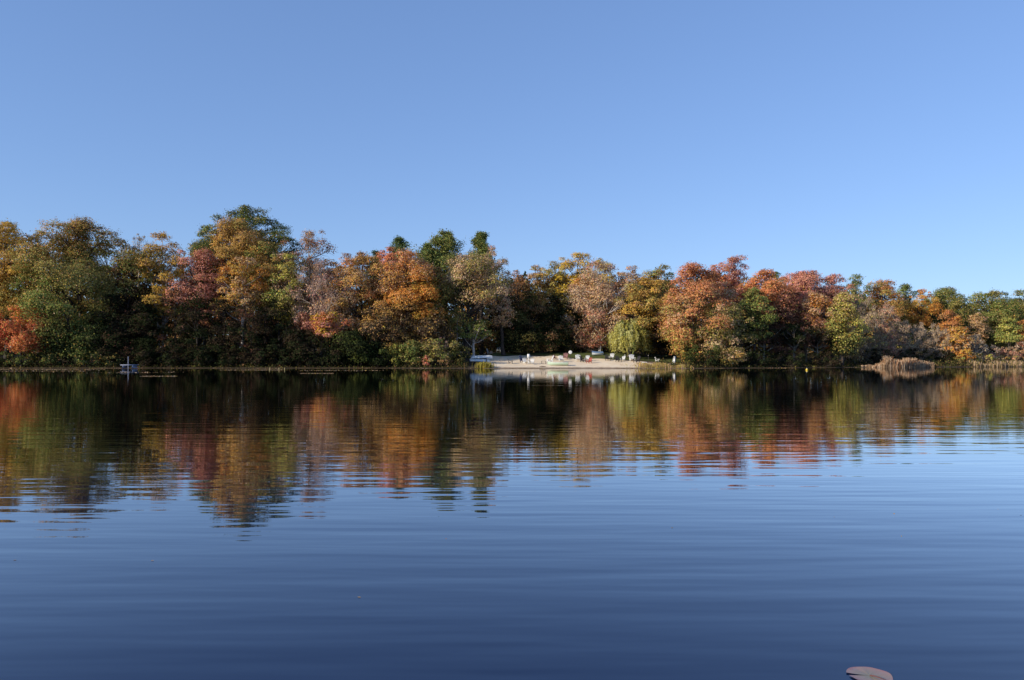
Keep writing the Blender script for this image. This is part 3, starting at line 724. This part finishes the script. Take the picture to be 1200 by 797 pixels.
n = 6500                                                      # reed bed standing in the shallows on the right
t = np.clip(.5 + rng.normal(size=n) * .30, 0, 1) * .94 + rng.uniform(0, .06, n); X = 56.5 + 13.3 * t; Y = shore_y(X) - .3 - rng.uniform(0, 2.2, n) * np.sin(PI * np.clip(t, .05, .95))
h = (.32 + 1.0 * ss(.10, .3, t) * (1 - .75 * ss(.80, 1, t)) * (.75 + .25 * np.sin(t * 22))) * (1 + .22 * np.sin(X * 2.1) + .18 * np.sin(X * 4.7)) * rng.uniform(.45, 1.25, n)
blades('reed_bed', 'tan and rust coloured reed bed at the waterline on the right', X, Y, h, 'reed:6 pale:2 rust:3 tan:2', 41, .055)
n = 3600                                                      # rank grass where the beach ends
X = 22.3 + rng.normal(size=n) * 1.7; D = np.abs(rng.normal(size=n)) * 3.2 - .2; Y = shore_y(X) + D
h = rng.uniform(.15, .62, n) * (1 - .4 * ss(2, 6, D)) * (.7 + .3 * np.sin(X * 2.3))
blades('grass', 'yellow-green and straw coloured grass at the right end of the beach', X, Y, h, 'tan:4 ygreen:3 gold:1 olive:1', 42)
n = 900
X = -4.1 + rng.normal(size=n) * .55; Y = shore_y(X) + np.abs(rng.normal(size=n)) * 1.1 - .2
blades('grass', 'small yellow-green grass tuft below the stacked boats', X, Y, rng.uniform(.3, .85, n), 'ygreen:3 yellow:1 olive:2', 43)
n = 4500
X = rng.uniform(78, 108, n); Y = shore_y(X) + rng.uniform(-.5, 3, n)
blades('grass', 'straw coloured grass along the waterline at the right edge', X, Y, rng.uniform(.2, .75, n) * (1 + .4 * np.sin(X * 1.3)), 'tan:4 pale:2 olive:2', 44, .07)

n = 9000                                                     # fallen leaves drifted against the shore
X = rng.uniform(-88, 100, n); Y = shore_y(X) - np.abs(rng.normal(size=n)) * .6 * (1.1 + .7 * np.sin(X * .5) + .4 * np.sin(X * 1.7))
kp = (np.sin(X * .31 + 1) + np.sin(X * .83) + .6 * np.sin(X * 2.1) > -.1) & ((X > -5) | (rng.random(n) < .5))
X, Y, n = X[kp], Y[kp], int(kp.sum())
P = [np.column_stack([X, Y, rng.uniform(.004, .03, n)])]
for x0, x1, y0, k, wd in [(-31.5, -28.6, 66.5, 420, .25), (-21.2, -18.0, 78.5, 420, .22), (-37, -29.5, 100, 700, .8), (-74, -55, 104, 900, 1.5), (-62, -50, 92, 300, 2.5), (-26, -16, 96, 220, 1.5), (-45, -36, 84, 130, 2)]:
    P.append(np.column_stack([rng.uniform(x0, x1, k), y0 + rng.normal(size=k) * wd, rng.uniform(.003, .02, k)]))
P = np.concatenate(P); n = len(P)
cs, ws = pal('tan:4 pale:3 gold:1 rust:1 olive:1')
stuff('floating_leaves', 'drifts of fallen leaves floating along the far shore', P, np.tile([0, 0, 1.0], (n, 1)), .15, cs[rng.choice(len(cs), n, p=ws)] * rng.uniform(.8, 1.3, n)[:, None], spread=.18, aspect=.8, seed=5)

n = 26
X = rng.uniform(-9, 9, n); Y = rng.uniform(5, 16, n); X = X * Y / 13
stuff('floating_leaves', 'tiny specks of leaf scattered on the open water', np.column_stack([X, Y, np.full(n, .003)]), np.tile([0, 0, 1.0], (n, 1)), .022, cs[rng.choice(len(cs), n, p=ws)], spread=.1, aspect=.7, seed=8)

# =================================================================== THINGS ON THE BEACH
class MB:
    """collects boxes, tubes and lofts into one mesh"""
    def __init__(s): s.V = []; s.Q = []; s.n = 0
    def box(s, c, d, rx=0, ry=0, rz=0):
        from mathutils import Euler
        R = np.array(Euler((rx, ry, rz)).to_matrix())
        sg = np.array([(x, y, z) for x in (-1, 1) for y in (-1, 1) for z in (-1, 1)], float)
        v = (sg * np.array(d) / 2) @ R.T + np.array(c)
        f = np.array([(0, 1, 3, 2), (4, 6, 7, 5), (0, 4, 5, 1), (2, 3, 7, 6), (0, 2, 6, 4), (1, 5, 7, 3)]) + s.n
        s.V.append(v); s.Q.append(f); s.n += 8; return s
    def tube(s, pts, rad, sides=8):
        t = Tubes(); t.add(pts, rad, sides); v = np.concatenate(t.V); q = np.concatenate(t.Q) + s.n
        s.V.append(v); s.Q.append(q); s.n += len(v); return s
    def grid(s, G):
        G = np.asarray(G, float); a, b = G.shape[:2]
        i = np.arange(a - 1)[:, None] * b; j = np.arange(b - 1)[None, :]
        s.Q.append(np.stack([i + j, i + j + 1, i + b + j + 1, i + b + j], -1).reshape(-1, 4) + s.n)
        s.V.append(G.reshape(-1, 3)); s.n += a * b; return s
    def ball(s, c, r, nu=14, nv=9):
        th = np.linspace(0, PI, nv)[:, None]; ph = np.linspace(0, 2 * PI, nu)[None, :]
        r = np.broadcast_to(np.asarray(r, float), (3,))
        return s.grid(np.stack([np.sin(th) * np.cos(ph) * r[0] + c[0], np.sin(th) * np.sin(ph) * r[1] + c[1], np.cos(th) * r[2] + 0 * ph + c[2]], -1))
    def build(s, name, mat, parent=None, smooth=False):
        return link(name, np_mesh(name, np.concatenate(s.V), np.concatenate(s.Q), mat, smooth=smooth), parent)

def copy_tree(o, parent=None):
    c = o.copy(); col.objects.link(c)
    if parent: c.parent = parent
    for ch in list(o.children): copy_tree(ch, c)
    return c

WHITE = simple_mat('white_paint', (.80, .78, .74), .5, .06)
DARK = simple_mat('dark_stain', (.045, .04, .042), .6, .3)
NAVY = simple_mat('navy_paint', (.03, .045, .11), .5, .2)
REDP = simple_mat('red_paint', (.48, .10, .075), .5, .15)
ROSE = simple_mat('rose_paint', (.36, .17, .16), .6, .15)
MAROON = simple_mat('maroon_paint', (.13, .03, .03), .6, .2)
WOOD = simple_mat('weathered_wood', (.17, .12, .085), .8, .35, 9)
PALEG = simple_mat('pale_green_hull', (.47, .58, .44), .35, .08)
ALU = simple_mat('pale_grey_hull', (.66, .67, .66), .35, .10)
BLUE = simple_mat('blue_cover', (.16, .26, .42), .6, .15)
STEEL = simple_mat('blue_grey_metal', (.42, .46, .60), .5, .12)
YEL = simple_mat('yellow_plastic', (.72, .50, .04), .4, .08)
STAKE = simple_mat('yellowed_wood', (.45, .36, .16), .7, .2)

def adirondack(mat):
    """slatted garden chair, facing -Y: a sloping seat, a fanned reclined back, two broad arms, four legs"""
    root = empty('garden_chair', (0, 0, 0))
    m = MB()
    for k in range(6):
        y = -.27 + k * .098
        m.box((0, y, .365 - .018 * k), (.56, .085, .022), rx=-.18)
    for sx in (-1, 1): m.box((sx * .265, -.02, .30), (.028, .62, .09), rx=-.18)
    m.build('seat', mat, root)
    m = MB()
    for k in range(5):
        a = (k - 2) * .085; L = .80 - .04 * abs(k - 2)
        m.box(((k - 2) * .115 + a * .22, .235 + L * .19, .25 + L * .47), (.098, .022, L), rx=-.38, ry=a)
    m.box((0, .36, .50), (.60, .03, .07), rx=-.38); m.box((0, .275, .27), (.56, .03, .07), rx=-.38)
    m.build('backrest', mat, root)
    for sx in (-1, 1):
        MB().box((sx * .34, .02, .555), (.13, .72, .024)).build('armrest', mat, root)
        MB().box((sx * .30, -.27, .27), (.03, .09, .545)).build('leg', mat, root)
        MB().box((sx * .295, .33, .235), (.03, .08, .50), rx=-.25).build('leg', mat, root)
    return root

protos = {}
def chair(mat, label, px, yb, rz, group, sc=1.12):
    sc *= .9
    k = mat.name
    if k not in protos:
        o = protos[k] = adirondack(mat)
    else:
        o = copy_tree(protos[k])
    X, Y, Z = spot(px, yb)
    o.location = (X, Y, Z + .03); o.rotation_euler = (0, 0, rz); o.scale = (sc, sc, sc)
    return tag(o, label, 'chair', group)
GW, GD = 'white garden chairs on the beach and lawn', 'dark garden chairs on the beach'
R = math.radians
chair(WHITE, 'white garden chair seen side-on on the lawn, left of another white chair', 574, 413.2, R(75), GW)
chair(WHITE, 'white garden chair on the lawn near the pale tree trunk, seen from the front', 584.5, 413.4, R(-8), GW, 1.2)
chair(WHITE, 'white garden chair on the sand to the left of the white square board', 616, 427, R(25), GW, 1.05)
chair(WHITE, 'white garden chair on the sand to the right of the white square board', 622.5, 427.5, R(-30), GW, 1.05)
chair(WHITE, 'white garden chair leaning back side-on by the pale green rowing boat bow', 644, 425.6, R(-80), GW, 1.35)
chair(WHITE, 'white garden chair behind the stern of the pale green rowing boat', 658, 424.6, R(10), GW, 1.2)
chair(WHITE, 'white garden chair standing alone between the ring post and the red chair', 677.5, 423.8, R(0), GW, 1.25)
chair(WHITE, 'white garden chair right behind the red chair', 688, 423.4, R(-20), GW, 1.05)
chair(WHITE, 'white garden chair left of the willow, beside a low dark chair', 716.5, 421.4, R(-25), GW)
chair(WHITE, 'white garden chair in front of the left half of the willow', 729.5, 423.6, R(-40), GW, .95)
chair(WHITE, 'tall white garden chair just right of the willow trunk', 741, 424, R(5), GW, 1.3)
chair(WHITE, 'small white garden chair farthest right, beside the log', 770.5, 424, R(60), GW, .85)
chair(DARK, 'low dark garden chair left of the willow, beside a white chair', 712.5, 423, R(20), GD, 1.15)
chair(DARK, 'dark garden chair overlapping the white one in front of the willow', 725, 424.6, R(30), GD, 1.15)
chair(DARK, 'dark garden chair right of the tall white chair by the willow', 746, 425.2, R(-60), GD, 1.2)
chair(DARK, 'low dark garden chair alone on the left part of the sand', 598.5, 426.6, R(90), GD, 1.0)
chair(DARK, 'small dark garden chair at the left of the red chair', 683.5, 424.6, R(50), GD, 1.1)
chair(NAVY, 'navy garden chair left of the white chairs by the square board', 613.2, 425, R(60), None, 1.25)
chair(REDP, 'red garden chair on the sand in front of a white chair', 690, 426, R(-45), None, 1.05)
chair(ROSE, 'dusky pink garden chair left of the round white board', 662.5, 421.4, R(-15), None, 1.2)
chair(MAROON, 'small maroon garden chair behind the pale green rowing boat', 650, 421.6, R(20), None, .9)

def disc_ring(c, r, thick, n=20):
    """a flat round board facing -Y"""
    a = np.linspace(0, 2 * PI, n + 1)
    def ring(rr, y): return np.column_stack([c[0] + rr * np.cos(a), np.full(n + 1, c[1] + y), c[2] + rr * np.sin(a)])
    return np.stack([ring(.001, -thick / 2), ring(r * .9, -thick / 2), ring(r, -thick / 4), ring(r, thick / 4), ring(r * .9, thick / 2), ring(.001, thick / 2)])
X, Y, Z = spot(668.3, 419.4)
t = tag(empty('post_sign', (X, Y, Z)), 'round white board on a dark post at the back of the beach', 'sign')
MB().tube([(0, 0, -.1), (0, 0, .5), (0, 0, 1.05)], [.045, .045, .04]).build('post', DARK, t, True)
MB().grid(disc_ring((0, -.07, .92), .30, .05)).build('panel', WHITE, t, True)
X, Y, Z = spot(619.5, 427.5)
t = tag(empty('post_sign', (X, Y + .8, gz(X, Y + .8))), 'blank white square board on a post between two white chairs', 'sign')
MB().tube([(0, 0, -.1), (0, 0, .8), (0, 0, 1.35)], [.05, .05, .045]).build('post', WHITE, t, True)
MB().box((0, -.065, 1.28), (.40, .035, .58)).build('panel', WHITE, t)
MB().box((0, -.02, .62), (.5, .05, .07)).build('crossbar', NAVY, t)

X, Y, Z = spot(637, 426.8)
t = tag(empty('low_table', (X, Y, Z + .03)), 'small dark low table on the sand left of the pale green boat', 'table')
MB().box((0, 0, .44), (.72, .5, .04)).build('tabletop', DARK, t)
for sx in (-1, 1):
    for sy in (-1, 1): MB().box((sx * .30, sy * .19, .21), (.05, .05, .42)).build('leg', DARK, t)

def hull_grid(L, B, D, bow=.9, nst=15, nr=9, transom=False):
    """open hull sections from bow (+X) to stern, keel down"""
    G = []
    for i in range(nst):
        s = i / (nst - 1)
        x = L / 2 - L * s
        if transom: wdt = B / 2 * (np.sin(PI * min(1, .04 + .70 * s)) ** .65)
        else: wdt = B / 2 * max(.02, np.sin(PI * np.clip(s, .005, .995)) ** .7)
        rise = .35 * D * abs(2 * s - 1) ** 3 * (1 if (s < .5 or not transom) else .25)
        keel = D * (.25 * max(0, 1 - s * 6) ** 2)
        th = np.linspace(-PI / 2, PI / 2, nr)
        G.append(np.column_stack([np.full(nr, x + (.12 * D if s == 0 else 0)), wdt * np.sign(np.sin(th)) * np.abs(np.sin(th)) ** .7, keel + (D + rise - keel) * (1 - np.cos(th) ** .8)]))
    return np.array(G)
def boat(name, label, cat, mat, L, B, D, loc, rot, transom=True, seats=2, group=None, trim=None):
    t = tag(empty(name, loc), label, cat, group); t.rotation_euler = rot
    G = hull_grid(L, B, D, transom=transom)
    m = MB().grid(G)
    inner = G.copy(); inner[:, :, 1] *= .95; inner[:, :, 2] += .025
    m.grid(inner[:, ::-1])
    if transom:
        st = G[-1]; mid = st * np.array([1, 0, 1]); m.grid(np.stack([st, mid]))
    m.build('hull', mat, t, True)
    g = MB()
    for side in (0, -1): g.tube(G[:, side], np.full(len(G), .028), 6)
    g.build('gunwale', trim or mat, t, True)
    for k in range(seats):
        i = int(4 + k * 5); w_ = abs(G[i, 0, 1]) * 1.8
        MB().box((G[i, 0, 0], 0, D * .68), (.2, w_, .03)).build('thwart', trim or mat, t)
    kl = G[:, len(G[0]) // 2].copy(); kl[:, 2] -= .01
    MB().tube(kl, np.full(len(kl), .025), 5).build('keel', trim or mat, t, True)
    return t
X, Y, Z = spot(654, 428.6)
boat('rowing_boat', 'pale green rowing boat pulled up on the sand at the water', 'boat', PALEG, 3.1, 1.15, .46, (X, Y, Z + .05), (0, 0, R(172)), trim=WHITE)
# two upturned boats on a rack at the left end of the beach
X, Y = -4.9, 121.2; Z = gz(X, Y)
t = tag(empty('boat_rack', (X, Y, Z)), 'dark timber rack holding the two upturned pale boats', 'rack')
for sx in (-.95, .95):
    for sy in (-.5, .5): MB().box((sx, sy, .45), (.09, .09, .98)).build('leg', DARK, t)
    MB().box((sx, 0, .42), (.095, 1.5, .08)).build('rail', DARK, t); MB().box((sx, 0, .93), (.095, 1.5, .08)).build('rail', DARK, t)
boat('upturned_boat', 'upper pale grey boat lying upside down on the rack', 'boat', ALU, 3.3, 1.1, .36, (X + .15, Y, Z + 1.36), (PI, R(-2), R(8)), group='upturned boats on the rack')
boat('upturned_boat', 'lower pale grey boat lying upside down on the rack, under another', 'boat', ALU, 3.0, 1.05, .34, (X - .1, Y - .25, Z + .84), (PI, R(2), R(6)), group='upturned boats on the rack')
# covered sailing dinghy
X, Y, Z = spot(700, 416.8)
t = boat('sailing_dinghy', 'small sailing dinghy under a blue cover with a bare pale mast', 'boat', ALU, 1.9, .9, .34, (X, Y, Z + .06), (0, 0, R(196)), seats=0)
G = hull_grid(1.9, .9, .34, transom=True)
top = np.stack([G[:, 0], G[:, 0] * [1, .5, 1] + [0, 0, .16], G[:, 0] * [1, 0, 1] + [0, 0, .26], G[:, -1] * [1, .5, 1] + [0, 0, .16], G[:, -1]], 1)
MB().grid(top * [1, 1.04, 1] + [0, 0, .035]).build('cover', BLUE, t, True)
MB().tube([(-.55, 0, .35), (-.55, 0, 1.2), (-.57, 0, 2.1)], [.035, .033, .02]).build('mast', WHITE, t, True)
# white hull propped on end under the leaves
X, Y, Z = spot(791, 428.6)
boat('propped_boat', 'small white hull propped on its end at the right end of the beach', 'boat', WHITE, 1.45, .55, .24, (X, Y, Z + .62), (0, R(-78), R(20)), transom=False, seats=0)
# planks, log, poles
X, Y, Z = spot(755.5, 425.6)
tag(MB().box((0, 0, .1), (.95, .26, .06), rz=.05).box((-.3, 0, .04), (.08, .24, .1)).box((.3, 0, .04), (.08, .24, .1)).build('white_plank', WHITE), 'white plank on low blocks beside the log', 'plank').location = (X, Y, Z + .03)
X, Y, Z = spot(764, 426)
lg = MB().tube([(-.85, 0, .1), (-.5, .03, .12), (0, -.02, .12), (.5, .02, .11), (.85, 0, .1)], [.09, .12, .125, .115, .08], 9)
tag(lg.build('log', WOOD, None, True), 'reddish-brown log at the right end of the sand', 'log').location = (X, Y, Z)
X, Y, Z = spot(636, 430.4)
tag(MB().tube([(-.5, 0, .05), (-.2, .03, .09), (.2, -.02, .08), (.5, .04, .05)], [.05, .09, .085, .04], 8).build('log', WOOD, None, True), 'dark driftwood log at the water in front of the low table', 'log').location = (X, Y, Z)
for px, yb, top, lab in [(759.7, 425.6, 416.6, 'thin dark pole standing beside the white plank'), (732.3, 423.5, 416, 'thin pale pole standing just left of the willow trunk')]:
    X, Y, Z = spot(px, yb); h = (yb - top) / F * Y
    t = tag(empty('pole', (X, Y, Z)), lab, 'pole')
    mt = DARK if 'dark' in lab else WHITE
    MB().tube([(0, 0, -.1), (0.01, 0, h * .5), (0, 0, h)], [.032, .03, .028]).build('shaft', mt, t, True)
    MB().ball((0, 0, h + .02), .05, 8, 6).build('cap', WHITE, t, True)

# =================================================================== THINGS ON THE WATER
X, Y = (152 - CX) / F * 113.5, 113.5
t = tag(empty('floating_dock', (X, Y, 0)), 'small blue-grey floating dock with a pale upright post', 'dock')
m = MB()
for k in range(7): m.box((0, -.66 + k * .22, .52), (2.0, .20, .07))
m.build('deck', STEEL, t)
for sx in (-.7, .7): MB().tube([(sx, -.75, .14), (sx, 0, .14), (sx, .75, .14)], [.10, .10, .10], 10).box((sx, 0, .36), (.05, 1.3, .24)).build('float', STEEL, t)
MB().tube([(.13, -.72, -.3), (.13, -.72, 1), (.13, -.72, 1.75)], [.035, .035, .03]).build('post', STEEL, t, True)
for k, px in enumerate((316, 327, 333.6)):
    Y = 101.0; X = (px - CX) / F * Y
    o = MB().tube([(0, 0, -.4), (0, 0, .1), (.01, 0, .30)], [.05, .045, .035], 7).build('stake', STAKE, None, True)
    o.location = (X, Y, 0)
    tag(o, ['leftmost of the three short stakes in the dark water', 'middle one of the three short stakes in the dark water', 'rightmost of the three short stakes in the dark water'][k], 'stake', 'short stakes in the dark water')
Y = 99.0; X = (945.5 - CX) / F * Y
t = tag(empty('buoy', (X, Y, 0)), 'small yellow buoy floating in front of the right bank', 'buoy')
MB().ball((0, 0, .06), (.15, .15, .14)).build('float', YEL, t, True)
MB().tube([(0, 0, .17), (0, 0, .22), (0, 0, .26)], [.04, .04, .025]).build('knob', WHITE, t, True)

# lily pad close to the camera
def pad_mat():
    m, nt, out = new_mat('lily_pad')
    tc = N(nt, 'ShaderNodeTexCoord')
    gr = N(nt, 'ShaderNodeTexGradient', gradient_type='SPHERICAL'); nt.links.new(tc.outputs['Object'], gr.inputs['Vector'])
    mp = N(nt, 'ShaderNodeMapping'); mp.inputs['Scale'].default_value = (7.5, 7.5, 7.5); nt.links.new(tc.outputs['Object'], mp.inputs['Vector'])
    nt.links.new(mp.outputs['Vector'], gr.inputs['Vector'])
    no = N(nt, 'ShaderNodeTexNoise'); no.inputs['Scale'].default_value = 16; no.inputs['Detail'].default_value = 6; nt.links.new(tc.outputs['Object'], no.inputs['Vector'])
    r = N(nt, 'ShaderNodeValToRGB'); e = r.color_ramp.elements
    e[0].position = .0; e[0].color = (.36, .13, .115, 1); e[1].position = .9; e[1].color = (.26, .22, .14, 1)
    k = e.new(.35); k.color = (.34, .21, .165, 1)
    ad = N(nt, 'ShaderNodeMath', operation='MULTIPLY_ADD'); nt.links.new(no.outputs['Fac'], ad.inputs[0]); ad.inputs[1].default_value = .9
    sb = N(nt, 'ShaderNodeMath', operation='SUBTRACT'); nt.links.new(gr.outputs['Fac'], sb.inputs[0]); sb.inputs[1].default_value = .45
    nt.links.new(sb.outputs[0], ad.inputs[2]); nt.links.new(ad.outputs[0], r.inputs['Fac'])
    # radial veins
    sp = N(nt, 'ShaderNodeSeparateXYZ'); nt.links.new(tc.outputs['Object'], sp.inputs[0])
    at = N(nt, 'ShaderNodeMath', operation='ARCTAN2'); nt.links.new(sp.outputs['Y'], at.inputs[0]); nt.links.new(sp.outputs['X'], at.inputs[1])
    fr = N(nt, 'ShaderNodeMath', operation='MULTIPLY'); nt.links.new(at.outputs[0], fr.inputs[0]); fr.inputs[1].default_value = 9
    sn = N(nt, 'ShaderNodeMath', operation='SINE'); nt.links.new(fr.outputs[0], sn.inputs[0])
    b = N(nt, 'ShaderNodeBsdfPrincipled'); b.inputs['Roughness'].default_value = .38
    nt.links.new(r.outputs['Color'], b.inputs['Base Color'])
    bp = N(nt, 'ShaderNodeBump'); bp.inputs['Distance'].default_value = .001; bp.inputs['Strength'].default_value = .35
    nt.links.new(sn.outputs[0], bp.inputs['Height']); nt.links.new(bp.outputs['Normal'], b.inputs['Normal'])
    nt.links.new(b.outputs['BSDF'], out.inputs['Surface'])
    return m
Yp = 3.92; Xp = (1019 - CX) / F * Yp
na, nr_ = 56, 9; G = []
notch = R(172)
for i in range(nr_):
    f = i / (nr_ - 1)
    a = np.linspace(notch + .14 * f ** .5, notch + 2 * PI - .14 * f ** .5, na)
    rr = .106 * f * (1 + .03 * np.sin(3 * a + 1) + .015 * np.sin(7 * a))
    z = .005 + .0025 * f ** 6 * (.5 + .5 * np.sin(2 * a + .6)) + .0007 * np.sin(5 * a + 1) * f - .002 * (1 - f)
    G.append(np.column_stack([rr * np.cos(a), rr * np.sin(a) * 1.03, z]))
lp = tag(empty('lily_pad', (Xp, Yp, 0)), 'single reddish lily pad with a notch floating at the bottom right', 'lily pad')
MB().grid(np.array(G)).build('leaf_blade', pad_mat(), lp, True)
MB().tube([(0.004, 0, .004), (.012, -.02, .010), (.03, -.05, .012), (.045, -.075, .010)], [.004, .0035, .003, .002], 6).build('midrib', simple_mat('red_stalk', (.13, .055, .05), .5, .2, 30), lp, True)
MB().tube([(0, 0, .003), (.01, .01, -.2), (.04, .02, -.6)], [.004, .004, .004], 6).build('stalk', simple_mat('green_stalk', (.10, .10, .03), .5, .2, 30), lp, True)


# =================================================================== SKY, SUN, CAMERA
SUN_EL = math.radians(20)
SUN_AZ = math.radians(-120)      # from +Y (view direction), clockwise positive: left and behind the camera
w = bpy.data.worlds.new('World'); scn.world = w; w.use_nodes = True
nt = w.node_tree; nt.nodes.clear()
sky = nt.nodes.new('ShaderNodeTexSky'); sky.sky_type = 'NISHITA'; sky.sun_disc = False
sky.sun_elevation = SUN_EL; sky.sun_rotation = SUN_AZ
sky.air_density = 1.0; sky.dust_density = 0.0; sky.ozone_density = 0.0
gm = nt.nodes.new('ShaderNodeGamma'); gm.inputs['Gamma'].default_value = .6
nt.links.new(sky.outputs['Color'], gm.inputs['Color'])
mu = nt.nodes.new('ShaderNodeMix'); mu.data_type = 'RGBA'; mu.blend_type = 'MULTIPLY'; mu.inputs['Factor'].default_value = 1
nt.links.new(gm.outputs['Color'], mu.inputs['A']); mu.inputs['B'].default_value = (1.40, 1.985, 3.20, 1)
bg = nt.nodes.new('ShaderNodeBackground'); bg.inputs['Strength'].default_value = .10
wo = nt.nodes.new('ShaderNodeOutputWorld')
nt.links.new(mu.outputs['Result'], bg.inputs['Color']); nt.links.new(bg.outputs['Background'], wo.inputs['Surface'])

sl = bpy.data.lights.new('sun', 'SUN'); sl.energy = 5.0; sl.angle = math.radians(.53); sl.color = (1.0, .90, .74)
so = bpy.data.objects.new('sun', sl); col.objects.link(so)
from mathutils import Vector
sd = Vector((math.sin(SUN_AZ) * math.cos(SUN_EL), math.cos(SUN_AZ) * math.cos(SUN_EL), math.sin(SUN_EL)))
so.rotation_euler = sd.to_track_quat('Z', 'Y').to_euler()
so.location = sd * 60

cd = bpy.data.cameras.new('camera'); cam = bpy.data.objects.new('camera', cd); col.objects.link(cam)
cam.location = (0, 0, CAMH); cam.rotation_euler = (PI / 2, 0, 0)
cd.sensor_width = 36; cd.lens = 36 * F / 1200; cd.shift_y = 20.5 / 1200
cd.clip_start = .1; cd.clip_end = 6000
scn.camera = cam
scn.view_settings.view_transform = 'Standard'; scn.view_settings.look = 'None'
scn.view_settings.exposure = 0; scn.view_settings.gamma = 1
scn.render.engine = 'CYCLES'
cy = scn.cycles
cy.max_bounces = 6; cy.diffuse_bounces = 2; cy.glossy_bounces = 2; cy.transmission_bounces = 3; cy.transparent_max_bounces = 4
cy.caustics_reflective = False; cy.caustics_refractive = False
